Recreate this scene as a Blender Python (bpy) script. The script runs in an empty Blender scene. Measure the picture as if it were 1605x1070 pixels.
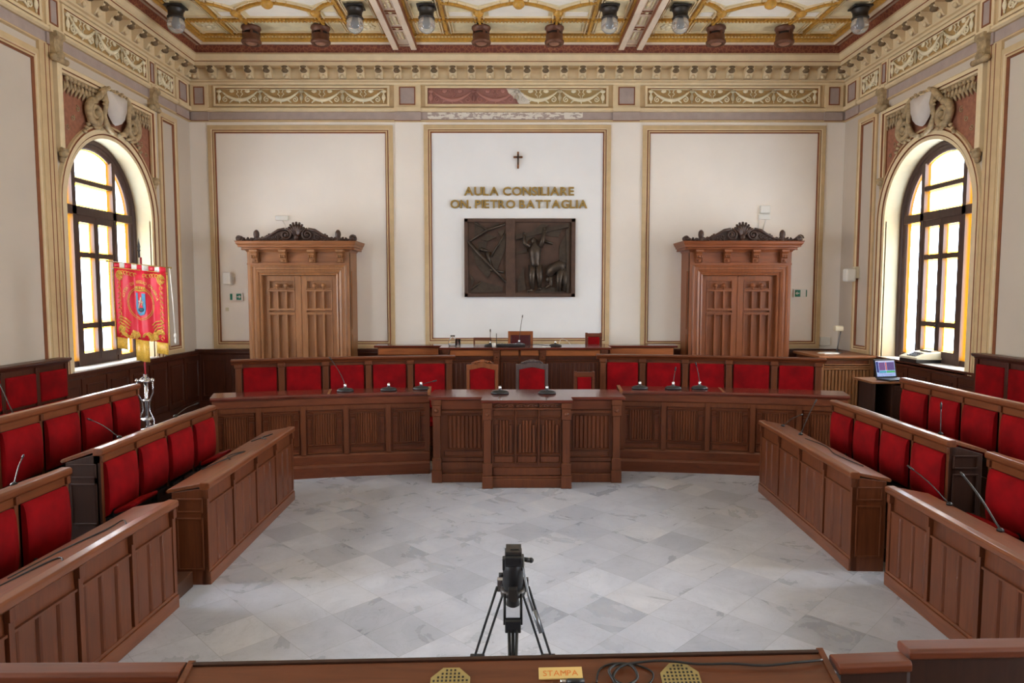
import bpy, bmesh, math, random
from mathutils import Vector, Matrix
random.seed(7)
PI = math.pi
sc = bpy.context.scene
col = sc.collection
# ---------------------------------------------------------------- camera, sky, exposure
cam_d = bpy.data.cameras.new('camera'); cam_d.sensor_width = 36.0; cam_d.lens = 24.0; cam_d.clip_start = .05
cam = bpy.data.objects.new('camera', cam_d); col.objects.link(cam)
cam.location = (0, 0, 2.3); cam.rotation_euler = (math.radians(90 - 4.116), 0, math.radians(-.134))
sc.camera = cam
SKY = 35.0
world = bpy.data.worlds.new('sky'); sc.world = world; world.use_nodes = True
bg = world.node_tree.nodes['Background']; bg.inputs[0].default_value = (.77, .89, 1, 1); bg.inputs[1].default_value = SKY
sc.view_settings.view_transform = 'Standard'; sc.view_settings.look = 'None'
sc.view_settings.exposure = 0.3; sc.view_settings.gamma = 1.0; sc.view_settings.use_curve_mapping = False
sc.cycles.max_bounces = 10; sc.cycles.diffuse_bounces = 6; sc.cycles.glossy_bounces = 3
sc.cycles.transparent_max_bounces = 12; sc.cycles.transmission_bounces = 4
sc.cycles.sample_clamp_indirect = 8.0; sc.cycles.caustics_reflective = False; sc.cycles.caustics_refractive = False
# room
XL, XR, YB, YF, ZC = -6.22, 6.5, 13.5, -3.2, 6.95
WY = [10.8, 5.4, 0.0]            # window centres along the side walls
WR, WS, SILL = 1.13, 3.52, 1.17  # radius, spring height, sill height
for side in (-1, 1):
    for wy in WY:
        ld = bpy.data.lights.new('daylight', 'AREA'); ld.shape = 'RECTANGLE'
        ld.size = 2.3; ld.size_y = 3.5; ld.cycles.is_portal = True
        lo = bpy.data.objects.new('daylight', ld); col.objects.link(lo)
        lo.location = ((XL - .46) if side < 0 else (XR + .46), wy, 2.92)
        lo.rotation_euler = (PI/2, 0, -PI/2 if side < 0 else PI/2)
# ---------------------------------------------------------------- materials
def srgb(r, g, b):
    f = lambda c: (c/255/12.92) if c <= 10 else ((c/255 + .055)/1.055)**2.4
    return (f(r), f(g), f(b), 1)
MATS = {}
def new_mat(name):
    m = bpy.data.materials.new(name); m.use_nodes = True; MATS[name] = m
    nt = m.node_tree; return m, nt, nt.nodes['Principled BSDF'], nt.nodes.new, nt.links.new
def coords(nt, scale=(1, 1, 1), rnd=True):
    tc = nt.nodes.new('ShaderNodeTexCoord'); mp = nt.nodes.new('ShaderNodeMapping')
    mp.inputs['Scale'].default_value = scale
    nt.links.new(tc.outputs['Object'], mp.inputs[0])
    if rnd:
        oi = nt.nodes.new('ShaderNodeObjectInfo'); mu = nt.nodes.new('ShaderNodeMath'); mu.operation = 'MULTIPLY'; mu.inputs[1].default_value = 37
        nt.links.new(oi.outputs['Random'], mu.inputs[0]); nt.links.new(mu.outputs[0], mp.inputs['Location'])
    return mp.outputs[0]
def ramp(nt, fac, stops):
    r = nt.nodes.new('ShaderNodeValToRGB'); e = r.color_ramp.elements
    e[0].position, e[0].color = stops[0]; e[1].position, e[1].color = stops[-1]
    for p, c in stops[1:-1]:
        n = e.new(p); n.color = c
    nt.links.new(fac, r.inputs[0]); return r.outputs[0]
def noise(nt, vec, scale, detail=4, rough=.55, dist=0):
    n = nt.nodes.new('ShaderNodeTexNoise'); n.inputs['Scale'].default_value = scale; n.inputs['Detail'].default_value = detail
    n.inputs['Roughness'].default_value = rough; n.inputs['Distortion'].default_value = dist
    nt.links.new(vec, n.inputs['Vector']); return n.outputs[0]
def bump(nt, h, bs, strength=.2, dist=.01):
    b = nt.nodes.new('ShaderNodeBump'); b.inputs['Strength'].default_value = strength; b.inputs['Distance'].default_value = dist
    nt.links.new(h, b.inputs['Height']); nt.links.new(b.outputs[0], bs.inputs['Normal'])
def mul(c, k): return (min(1, c[0]*k), min(1, c[1]*k), min(1, c[2]*k), 1)
def wood(name, c, axis='z', rough=.38, vary=.35, coat=.0):
    m, nt, bs, N, L = new_mat(name)
    s = {'x': (1.2, 14, 14), 'y': (14, 1.2, 14), 'z': (14, 14, 1.2)}[axis]
    v = coords(nt, s)
    n = noise(nt, v, 2.2, 6, .6, .6)
    cc = ramp(nt, n, [(.25, mul(c, 1-vary)), (.5, c), (.78, mul(c, 1+vary*.8))])
    v2 = coords(nt, (1, 1, 1)); n2 = noise(nt, v2, 1.3, 2)
    mx = N('ShaderNodeMixRGB'); mx.blend_type = 'MULTIPLY'; mx.inputs[0].default_value = .55
    L(cc, mx.inputs[1]); L(ramp(nt, n2, [(.3, (.55, .5, .48, 1)), (.5, (.9, .85, .82, 1)), (.7, (1, 1, 1, 1))]), mx.inputs[2])
    L(mx.outputs[0], bs.inputs['Base Color']); bs.inputs['Roughness'].default_value = rough
    bs.inputs['Specular IOR Level'].default_value = .38; bs.inputs['Coat Weight'].default_value = coat; bs.inputs['Coat Roughness'].default_value = .12
    bump(nt, n, bs, .12, .004); return m
def plain(name, c, rough=.6, metal=0, spec=.5, nscale=6, vary=.08, bmp=.05):
    m, nt, bs, N, L = new_mat(name)
    n = noise(nt, coords(nt), nscale, 4)
    L(ramp(nt, n, [(.3, mul(c, 1-vary)), (.7, mul(c, 1+vary))]), bs.inputs['Base Color'])
    bs.inputs['Roughness'].default_value = rough; bs.inputs['Metallic'].default_value = metal
    bs.inputs['Specular IOR Level'].default_value = spec
    if bmp: bump(nt, n, bs, bmp, .01)
    return m
WALLW = plain('white_plaster', srgb(238, 239, 241), .85, spec=.2, nscale=1.2, vary=.025)
WALLP = plain('pale_panel_plaster', srgb(237, 230, 222), .85, spec=.2, nscale=1.0, vary=.03)
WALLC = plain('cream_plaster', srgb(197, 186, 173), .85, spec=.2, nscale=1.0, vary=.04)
REVEAL = plain('reveal_plaster', srgb(190, 174, 144), .8, spec=.2, vary=.03)
TAN = plain('tan_paint', srgb(200, 174, 134), .6, nscale=5, vary=.08)
TAN2 = plain('pale_tan_paint', srgb(222, 202, 164), .6, nscale=5, vary=.06)
LINE = plain('red_brown_paint', srgb(136, 82, 52), .6, vary=.15)
LILAC = plain('lilac_grey_paint', srgb(168, 152, 146), .7, vary=.08)
OLIVE = plain('ochre_frieze_paint', srgb(174, 142, 92), .7, nscale=9, vary=.16)
CREAM = plain('cream_relief', srgb(232, 221, 190), .6, nscale=9, vary=.12)
STUCCO = plain('aged_stucco_relief', srgb(166, 144, 110), .6, nscale=14, vary=.35)
DARKLEAF = plain('dark_leaf_relief', srgb(112, 92, 66), .7, nscale=14, vary=.3)  # darker tone for the leaf scrolls of the modillions
REDP = plain('spandrel_red_paint', srgb(150, 98, 76), .7, nscale=16, vary=.22)
SHIELD = plain('pale_shield', srgb(204, 196, 190), .8, vary=.05)
CEILC = plain('ceiling_cream', srgb(226, 214, 178), .8, spec=.2, nscale=7, vary=.08)
CEILW = plain('ceiling_white', srgb(236, 232, 222), .8, spec=.2, nscale=4, vary=.03)
CEILP = plain('ceiling_pink_cream', srgb(222, 204, 184), .7, nscale=5, vary=.05)
GOLD = plain('gold_ochre_moulding', srgb(190, 142, 58), .45, nscale=20, vary=.2)
GILT = plain('gilt_letters', srgb(160, 132, 74), .35, metal=.5, vary=.08)
BROWNM = plain('brown_lamp_metal', srgb(104, 66, 48), .45, metal=.3, vary=.15)
DARKM = plain('dark_gunmetal', srgb(58, 54, 52), .4, metal=.5, vary=.15)
BLACK = plain('black_plastic', srgb(24, 24, 27), .42, vary=.2)
SILVER = plain('silver_metal', srgb(196, 196, 200), .22, metal=.95, vary=.05)
GREYM = plain('grey_metal', srgb(120, 122, 126), .35, metal=.7, vary=.08)
WHITEP = plain('white_plastic', srgb(224, 222, 216), .5, vary=.02)
BEIGEP = plain('beige_plastic', srgb(206, 198, 172), .5, vary=.03)
BRASSG = plain('brass_grille', srgb(158, 140, 92), .45, metal=.4, vary=.1)
PLATE = plain('yellow_plate', srgb(206, 176, 110), .5, vary=.04)
ORANGE = plain('orange_lettering', srgb(206, 112, 40), .6, vary=.05)
GREEN = plain('exit_green', srgb(20, 110, 84), .6, vary=.05)
MARBW = plain('white_sill_marble', srgb(226, 224, 222), .3, nscale=3, vary=.06)
CABLEW = plain('white_cable', srgb(220, 216, 208), .5)
BRONZE = plain('dark_bronze', srgb(72, 62, 54), .42, metal=.55, nscale=12, vary=.3, bmp=.25)
BRONZEF = plain('brown_bronze_frame', srgb(84, 62, 52), .5, metal=.3, nscale=8, vary=.2)
WD_Z = wood('oak_upright_grain', srgb(98, 52, 28), 'z')
WD_X = wood('oak_cross_grain', srgb(100, 50, 27), 'x')
WD_Y = wood('oak_depth_grain', srgb(112, 62, 35), 'y', rough=.3, coat=.3)
WD_T = wood('desk_top_wood', srgb(96, 42, 30), 'x', rough=.2, coat=.5)
WD_TY = wood('tier_desk_top_wood', srgb(116, 68, 42), 'y', rough=.34, coat=.12)
WD_P = wood('press_desk_wood', srgb(96, 52, 30), 'x', rough=.35)
WD_D = wood('dark_oak', srgb(56, 33, 24), 'z', rough=.42)
WD_DX = wood('dark_wainscot', srgb(76, 40, 28), 'z', rough=.35)
WD_DOOR = wood('door_oak', srgb(148, 102, 66), 'z', vary=.3)
WD_DOORX = wood('door_oak_cross', srgb(140, 90, 55), 'x', vary=.3)
WD_DOOR2 = wood('dark_red_door_oak', srgb(132, 76, 44), 'z', vary=.3)  # darker, redder oak, used on the second door
WD_DOORX2 = wood('dark_red_door_oak_cross', srgb(128, 70, 38), 'x', vary=.3)
WD_CARV = wood('carved_dark_oak', srgb(70, 50, 42), 'x', rough=.4)
WD_WIN = wood('window_brown_wood', srgb(70, 50, 44), 'z', rough=.5)
WD_FLOOR = wood('tier_floor_boards', srgb(70, 44, 30), 'y', rough=.35)
WD_ORA = wood('warm_orange_oak', srgb(158, 92, 50), 'x')
WD_GREY = wood('greyed_walnut', srgb(88, 74, 72), 'z')
def velvet():
    m, nt, bs, N, L = new_mat('red_velvet')
    n = noise(nt, coords(nt), 5, 3)
    L(ramp(nt, n, [(.3, srgb(104, 0, 5)), (.7, srgb(138, 1, 10))]), bs.inputs['Base Color'])
    bs.inputs['Roughness'].default_value = .85; bs.inputs['Specular IOR Level'].default_value = .15
    bs.inputs['Sheen Weight'].default_value = .18; bs.inputs['Sheen Tint'].default_value = srgb(220, 40, 40)
    return m
VELVET = velvet()
LEATHER = plain('dark_mauve_leather', srgb(78, 30, 34), .22, vary=.1)
BANR = plain('banner_red', srgb(206, 20, 48), .5, vary=.06)
BANG = plain('banner_gold', srgb(204, 160, 60), .45, nscale=60, vary=.25)
BLUE = plain('shield_blue', srgb(70, 134, 168), .6)
TEAL = plain('shield_teal', srgb(24, 78, 92), .6)
POLER = plain('red_pole_cloth', srgb(150, 30, 40), .5)
def glass(name, c, t=.92):
    m, nt, bs, N, L = new_mat(name)
    out = nt.nodes['Material Output']; tr = N('ShaderNodeBsdfTransparent'); tr.inputs[0].default_value = c
    mx = N('ShaderNodeMixShader'); mx.inputs[0].default_value = 1-t
    bs.inputs['Base Color'].default_value = c; bs.inputs['Roughness'].default_value = .15
    L(tr.outputs[0], mx.inputs[1]); L(bs.outputs[0], mx.inputs[2]); L(mx.outputs[0], out.inputs[0]); return m
GLW = glass('clear_window_glass', (.96, .97, 1, 1))
GLD = glass('dimmed_frosted_glass', (.40, .42, .44, 1), .9)  # extra grey tint added to dim light on the reveals of these windows
GLY = glass('amber_window_glass', (.95, .42, .02, 1), .9)
GLR = glass('red_window_glass', (.6, .02, .06, 1), .9)
def lampglass():
    m, nt, bs, N, L = new_mat('globe_glass')
    bs.inputs['Base Color'].default_value = (.85, .87, .9, 1); bs.inputs['Roughness'].default_value = .08
    bs.inputs['Transmission Weight'].default_value = .75; return m
GLOBE = lampglass()
def clearglass():
    m, nt, bs, N, L = new_mat('clear_drinking_glass')
    bs.inputs['Base Color'].default_value = (1, 1, 1, 1); bs.inputs['Roughness'].default_value = .02
    bs.inputs['Transmission Weight'].default_value = 1; bs.inputs['IOR'].default_value = 1.3; return m
CLEAR = clearglass()
def floor_mat():
    m, nt, bs, N, L = new_mat('grey_marble_tiles')
    tc = N('ShaderNodeTexCoord'); mp = N('ShaderNodeMapping'); mp.inputs['Rotation'].default_value = (0, 0, PI/4)
    L(tc.outputs['Object'], mp.inputs[0])
    vo = N('ShaderNodeTexVoronoi'); vo.inputs['Scale'].default_value = 2.5; vo.inputs['Randomness'].default_value = 0
    L(mp.outputs[0], vo.inputs['Vector'])
    sp = N('ShaderNodeSeparateColor'); L(vo.outputs['Color'], sp.inputs[0])
    # the veining runs differently in every tile
    cb = N('ShaderNodeVectorMath'); cb.operation = 'MULTIPLY_ADD'; cb.inputs[1].default_value = (9, 9, 9)
    L(vo.outputs['Color'], cb.inputs[0]); L(tc.outputs['Object'], cb.inputs[2])
    n1 = noise(nt, cb.outputs[0], 1.8, 7, .62, 1.0)
    n2 = noise(nt, cb.outputs[0], 3.2, 5, .6, 2.5)
    base = ramp(nt, n1, [(.2, srgb(168, 172, 184)), (.5, srgb(190, 193, 204)), (.8, srgb(212, 214, 223))])
    vein = ramp(nt, n2, [(.48, (1, 1, 1, 1)), (.5, (.86, .865, .87, 1)), (.52, (1, 1, 1, 1))])
    tile = ramp(nt, sp.outputs[0], [(0, (.70, .71, .73, 1)), (.25, (.86, .865, .88, 1)), (.7, (.95, .955, .965, 1)), (1, (1.0, .985, .96, 1))])
    a = N('ShaderNodeMixRGB'); a.blend_type = 'MULTIPLY'; a.inputs[0].default_value = 1; L(base, a.inputs[1]); L(tile, a.inputs[2])
    b = N('ShaderNodeMixRGB'); b.blend_type = 'MULTIPLY'; b.inputs[0].default_value = .8; L(a.outputs[0], b.inputs[1]); L(vein, b.inputs[2])
    br = N('ShaderNodeTexBrick'); br.offset = 0; br.inputs['Scale'].default_value = 2.5
    br.inputs['Brick Width'].default_value = 1; br.inputs['Row Height'].default_value = 1; br.inputs['Mortar Size'].default_value = .006
    br.inputs['Color1'].default_value = (1, 1, 1, 1); br.inputs['Color2'].default_value = (1, 1, 1, 1); br.inputs['Mortar'].default_value = (.6, .6, .6, 1)
    ad = N('ShaderNodeVectorMath'); ad.inputs[1].default_value = (.5/2.5, .5/2.5, 0); L(mp.outputs[0], ad.inputs[0]); L(ad.outputs[0], br.inputs['Vector'])
    g = N('ShaderNodeMixRGB'); g.blend_type = 'MULTIPLY'; g.inputs[0].default_value = .7; L(b.outputs[0], g.inputs[1]); L(br.outputs[0], g.inputs[2])
    L(g.outputs[0], bs.inputs['Base Color']); bs.inputs['Roughness'].default_value = .27
    r = N('ShaderNodeMapRange'); L(n1, r.inputs[0]); r.inputs[3].default_value = .2; r.inputs[4].default_value = .38; L(r.outputs[0], bs.inputs['Roughness'])
    return m
FLOORM = floor_mat()
def band_mat():   # the red cornice band with its gilded wave scroll
    m, nt, bs, N, L = new_mat('red_scroll_band')
    v = coords(nt, (1, 1, 1), False)
    w = N('ShaderNodeTexVoronoi'); w.feature = 'DISTANCE_TO_EDGE'; w.inputs['Scale'].default_value = 14; L(v, w.inputs['Vector'])
    c = ramp(nt, w.outputs[0], [(.0, srgb(160, 104, 66)), (.07, srgb(124, 62, 42)), (.5, srgb(108, 46, 32))])
    L(c, bs.inputs['Base Color']); bs.inputs['Roughness'].default_value = .6; return m
REDBAND = band_mat()
def patch_mat(name, c0):   # the central frieze: its left part was repainted dusky pink, bare plaster at the edge
    m, nt, bs, N, L = new_mat(name)
    tc = N('ShaderNodeTexCoord'); sx = N('ShaderNodeSeparateXYZ'); L(tc.outputs['Object'], sx.inputs[0])
    n = noise(nt, tc.outputs['Object'], 3, 5)
    def math_(op, a, b):
        k = N('ShaderNodeMath'); k.operation = op
        for i, q in enumerate((a, b)):
            if isinstance(q, (int, float)): k.inputs[i].default_value = q
            else: L(q, k.inputs[i])
        return k.outputs[0]
    # object x runs over the 3.5 m panel, z up: boundary slopes down to the right
    s = math_('ADD', sx.outputs[0], math_('MULTIPLY', sx.outputs[2], .9))
    s = math_('ADD', s, math_('MULTIPLY', math_('SUBTRACT', n, .5), .35))
    pink = math_('LESS_THAN', s, .08); bare = math_('LESS_THAN', s, .33)
    a = N('ShaderNodeMixRGB'); L(bare, a.inputs[0]); a.inputs[1].default_value = c0; a.inputs[2].default_value = srgb(226, 218, 206)
    b = N('ShaderNodeMixRGB'); L(pink, b.inputs[0]); L(a.outputs[0], b.inputs[1]); b.inputs[2].default_value = mul(srgb(160, 112, 102), 1.0 if 'ground' in name else 1.28)
    L(b.outputs[0], bs.inputs['Base Color']); bs.inputs['Roughness'].default_value = .75; return m
PATCHG = patch_mat('patched_frieze_ground', srgb(172, 146, 98)); PATCHR = patch_mat('patched_frieze_relief', srgb(232, 221, 190))
def flaked_mat():
    m, nt, bs, N, L = new_mat('flaked_lilac_band')
    n = noise(nt, coords(nt, (1, 1, 2.5), False), 7, 6, .65)
    L(ramp(nt, n, [(.46, srgb(168, 152, 146)), (.5, srgb(222, 216, 206))]), bs.inputs['Base Color']); bs.inputs['Roughness'].default_value = .8
    return m
FLAKED = flaked_mat()
def screen_mat():
    m, nt, bs, N, L = new_mat('laptop_screen_light')
    tc = N('ShaderNodeTexCoord'); br = N('ShaderNodeTexBrick'); L(tc.outputs['Generated'], br.inputs['Vector'])
    mp = N('ShaderNodeMapping'); mp.inputs['Rotation'].default_value = (PI/2, 0, 0); L(tc.outputs['Generated'], mp.inputs[0]); L(mp.outputs[0], br.inputs['Vector'])
    br.inputs['Scale'].default_value = 5; br.inputs['Color1'].default_value = srgb(96, 108, 170); br.inputs['Color2'].default_value = srgb(110, 150, 180); br.inputs['Mortar'].default_value = srgb(190, 196, 230)
    L(br.outputs[0], bs.inputs['Base Color']); L(br.outputs[0], bs.inputs['Emission Color']); bs.inputs['Emission Strength'].default_value = .9
    return m
SCREEN = screen_mat()
# ---------------------------------------------------------------- mesh builder
ORG = {}
class MB:
    def __init__(s, fmap=None): s.v = []; s.f = []; s.mi = []; s.sm = []; s.map = fmap; s.cur = 0; s.smooth = False
    def face(s, idx): s.f.append(idx); s.mi.append(s.cur); s.sm.append(s.smooth)
    def add(s, vs, fs, smooth=None):
        o = len(s.v); s.v += [tuple(p) for p in vs]
        old = s.smooth
        if smooth is not None: s.smooth = smooth
        for f in fs: s.face([i+o for i in f])
        s.smooth = old; return s
    def box(s, x0, x1, y0, y1, z0, z1, n=1, ch=0):
        """a box, optionally cut n times along x (for bending) and with chamfered edges on its y/z profile"""
        if ch:
            pr = [(y0+ch, z0), (y1-ch, z0), (y1, z0+ch), (y1, z1-ch), (y1-ch, z1), (y0+ch, z1), (y0, z1-ch), (y0, z0+ch)]
        else: pr = [(y0, z0), (y1, z0), (y1, z1), (y0, z1)]
        return s.extr(pr, x0, x1, n)
    def extr(s, pr, x0, x1, n=1):
        k = len(pr); vs = []
        for i in range(n+1):
            x = x0+(x1-x0)*i/n; vs += [(x, a, b) for a, b in pr]
        fs = [[i*k+j, i*k+(j+1) % k, (i+1)*k+(j+1) % k, (i+1)*k+j] for i in range(n) for j in range(k)]
        fs += [list(range(k))[::-1], [n*k+j for j in range(k)]]
        return s.add(vs, fs)
    def prism(s, pts, a0, a1, axis='y'):
        """closed 2D outline pushed from a0 to a1 along an axis; pts are (x,z) for y, (x,y) for z, (y,z) for x"""
        f = {'y': lambda p, a: (p[0], a, p[1]), 'z': lambda p, a: (p[0], p[1], a), 'x': lambda p, a: (a, p[0], p[1])}[axis]
        k = len(pts)
        return s.add([f(p, a0) for p in pts]+[f(p, a1) for p in pts],
                     [[j, (j+1) % k, k+(j+1) % k, k+j] for j in range(k)]+[list(range(k))[::-1], [k+j for j in range(k)]])
    def sweep(s, path, prof, closed=False, mats=None, caps=True, smooth=False):
        """path in (u,v); prof [(offset to the left of the path, height)] -> local (u, height, v) i.e. x, y=height, z"""
        n = len(path); P = [Vector(p) for p in path]; ring = []
        for i in range(n):
            a = P[i]-P[i-1] if (i > 0 or closed) else P[1]-P[0]
            b = P[(i+1) % n]-P[i] if (i < n-1 or closed) else P[-1]-P[-2]
            a.normalize(); b.normalize()
            na = Vector((-a.y, a.x)); nb = Vector((-b.y, b.x)); m = na+nb
            m = m/max(m.length_squared/2, .1) if m.length > 1e-6 else na
            ring.append([(P[i].x+m.x*o, h, P[i].y+m.y*o) for o, h in prof])
        k = len(prof); base = len(s.v)
        for r in ring: s.v += r
        for i in range(n if closed else n-1):
            i2 = (i+1) % n
            for j in range(k-1):
                if mats: s.cur = mats[j]
                s.smooth = smooth
                s.face([base+i*k+j, base+i2*k+j, base+i2*k+j+1, base+i*k+j+1])
        s.cur = 0; s.smooth = False
        if caps and not closed:
            s.face([base+j for j in range(k)]); s.face([base+(n-1)*k+j for j in range(k)])
        return s
    def tube(s, pts, r, seg=8, cap=True, closed=False):
        P = [Vector(p) for p in pts]; n = len(P); R = r if isinstance(r, (list, tuple)) else [r]*n
        base = len(s.v); up = None
        for i in range(n):
            t = (P[(i+1) % n]-P[i-1]) if closed else (P[min(i+1, n-1)]-P[max(i-1, 0)])
            if t.length < 1e-9: t = Vector((0, 0, 1))
            t.normalize()
            if up is None: up = Vector((0, 0, 1)) if abs(t.z) < .9 else Vector((1, 0, 0))
            up = (up-t*up.dot(t))
            if up.length < 1e-6: up = Vector((1, 0, 0))-t*t.x
            up.normalize(); sd = t.cross(up)
            for j in range(seg):
                a = 2*PI*j/seg; s.v.append(tuple(P[i]+(up*math.cos(a)+sd*math.sin(a))*R[i]))
        s.smooth = True
        for i in range(n if closed else n-1):
            for j in range(seg):
                i2 = (i+1) % n
                s.face([base+i*seg+j, base+i*seg+(j+1) % seg, base+i2*seg+(j+1) % seg, base+i2*seg+j])
        s.smooth = False
        if cap and not closed:
            s.face([base+j for j in range(seg)][::-1]); s.face([base+(n-1)*seg+j for j in range(seg)])
        return s
    def lathe(s, prof, c=(0, 0, 0), seg=20):
        base = len(s.v); k = len(prof); s.smooth = True
        for j in range(seg):
            a = 2*PI*j/seg
            for r, z in prof: s.v.append((c[0]+r*math.cos(a), c[1]+r*math.sin(a), c[2]+z))
        for j in range(seg):
            j2 = (j+1) % seg
            for i in range(k-1): s.face([base+j*k+i, base+j2*k+i, base+j2*k+i+1, base+j*k+i+1])
        if prof[0][0] > 1e-5: s.face([base+j*k for j in range(seg)][::-1])
        if prof[-1][0] > 1e-5: s.face([base+j*k+k-1 for j in range(seg)])
        s.smooth = False; return s
    def ball(s, c, r, seg=10):
        rx, ry, rz = r if isinstance(r, (list, tuple)) else (r, r, r); h = max(4, seg//2+1); base = len(s.v)
        for i in range(h+1):
            t = -PI/2+PI*i/h
            for j in range(seg):
                a = 2*PI*j/seg; s.v.append((c[0]+rx*math.cos(t)*math.cos(a), c[1]+ry*math.cos(t)*math.sin(a), c[2]+rz*math.sin(t)))
        s.smooth = True
        for i in range(h):
            for j in range(seg): s.face([base+i*seg+j, base+i*seg+(j+1) % seg, base+(i+1)*seg+(j+1) % seg, base+(i+1)*seg+j])
        s.smooth = False; return s
    def build(s, name, mats, parent=None, bevel=0, kind=None, org=None, fix=True):
        if not isinstance(mats, (list, tuple)): mats = [mats]
        v = [tuple(s.map(*p)) for p in s.v] if s.map else s.v
        if org is not None: o = Vector(org)
        elif parent is not None: o = ORG[parent.name]
        else:
            xs, ys, zs = zip(*v); o = Vector(((min(xs)+max(xs))/2, (min(ys)+max(ys))/2, min(zs)))
        me = bpy.data.meshes.new(name); me.from_pydata([(p[0]-o.x, p[1]-o.y, p[2]-o.z) for p in v], [], s.f)
        for m in mats: me.materials.append(m)
        me.polygons.foreach_set('material_index', s.mi); me.polygons.foreach_set('use_smooth', s.sm)
        if fix:
            bm = bmesh.new(); bm.from_mesh(me); bmesh.ops.recalc_face_normals(bm, faces=bm.faces); bm.to_mesh(me); bm.free()
        ob = bpy.data.objects.new(name, me); col.objects.link(ob); ORG[ob.name] = o
        if parent is not None: ob.parent = parent; ob.location = o-ORG[parent.name]
        else: ob.location = o
        if bevel:
            b = ob.modifiers.new('edge', 'BEVEL'); b.width = bevel; b.segments = 2; b.limit_method = 'ANGLE'; b.angle_limit = .7; b.harden_normals = False
        if kind: ob['kind'] = kind
        return ob
def tag(o, label, cat, group=None):
    o['label'] = label; o['category'] = cat
    if group: o['group'] = group
    return o
def thing(name, label, cat, loc=(0, 0, 0), group=None):
    o = bpy.data.objects.new(name, None); o.empty_display_size = .1; col.objects.link(o); o.location = loc; ORG[o.name] = Vector(loc)
    if cat: tag(o, label, cat, group)
    return o
def struct(name, loc=(0, 0, 0)):
    o = bpy.data.objects.new(name, None); o.empty_display_size = .1; col.objects.link(o); o.location = loc; ORG[o.name] = Vector(loc); o['kind'] = 'structure'
    return o
def copy_tree(o, parent=None):
    c = o.copy(); col.objects.link(c); ORG[c.name] = ORG[o.name]
    if parent is not None: c.parent = parent
    for ch in list(o.children): copy_tree(ch, c)
    return c
def place(o, loc, rz=0): o.location = loc; o.rotation_euler = (0, 0, rz); ORG[o.name] = Vector(loc); return o
# wall frames: local x = along the wall, y = out of the wall into the room, z = up
mapB = lambda x, y, z: (x, YB-y, z)
mapL = lambda x, y, z: (XL+y, x, z)
mapR = lambda x, y, z: (XR-y, x, z)
mapF = lambda x, y, z: (x, YF+y, z)
def rect(x0, x1, z0, z1): return [(x0, z0), (x1, z0), (x1, z1), (x0, z1)]
def arc2(cx, cz, r, a0, a1, n): return [(cx+r*math.cos(a0+(a1-a0)*i/n), cz+r*math.sin(a0+(a1-a0)*i/n)) for i in range(n+1)]
def spiral(cx, cz, r, turns, start=0, sgn=1, y=.0, n=26, r1=.12):
    out = []
    for i in range(n+1):
        t = i/n; rr = r*(1-t*(1-r1)); a = start+sgn*2*PI*turns*t
        out.append((cx+rr*math.cos(a), y, cz+rr*math.sin(a)))
    return out
# ================================================================ THE ROOM
b = MB(); b.box(XL-.5, XR+.5, YF, YB+.3, -.1, 0); b.build('floor', FLOORM, kind='structure')
b = MB(); b.box(XL-.3, XR+.3, YF-.2, YB+.3, ZC, ZC+.15); ceiling = b.build('ceiling', CEILC, kind='structure')
b = MB(); b.box(XL-.5, XR+.5, YB, YB+.25, 0, ZC+.1); b.build('wall_back', WALLP, kind='structure')
def side_wall(name, fm, WY=WY, Y0=YF, Y1=YB):
    b = MB(fm); edges = sorted([(w-WR, w+WR, w) for w in WY]); y = Y0; zt = ZC+.1
    def quad(a, c, z0, z1): b.add([(a, 0, z0), (c, 0, z0), (c, 0, z1), (a, 0, z1)], [[0, 1, 2, 3]])
    for a, c, w in edges:
        quad(y, a, 0, zt); quad(a, c, 0, SILL)
        pts = arc2(w, WS, WR, PI, 0, 28)
        for i in range(28):
            p, q = pts[i], pts[i+1]; b.add([(p[0], 0, p[1]), (q[0], 0, q[1]), (q[0], 0, zt), (p[0], 0, zt)], [[0, 1, 2, 3]])
        y = c
        b.cur = 1
        pth = [(a, SILL)]+pts+[(c, SILL)]
        for i in range(len(pth)-1):
            p, q = pth[i], pth[i+1]; b.add([(p[0], 0, p[1]), (q[0], 0, q[1]), (q[0], -.45, q[1]), (p[0], -.45, p[1])], [[0, 1, 2, 3]], smooth=True)
        b.add([(a, 0, SILL), (c, 0, SILL), (c, -.45, SILL), (a, -.45, SILL)], [[0, 1, 2, 3]])
        b.cur = 0
    quad(y, Y1, 0, zt)
    return b.build(name, [WALLC, REVEAL], kind='structure', fix=False)
side_wall('wall_left', mapL); side_wall('wall_right', mapR)
b = MB(); b.box(XL-.5, XR+.5, YF-.25, YF, 0, ZC+.1); b.build('wall_front', WALLC, kind='structure')
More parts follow.
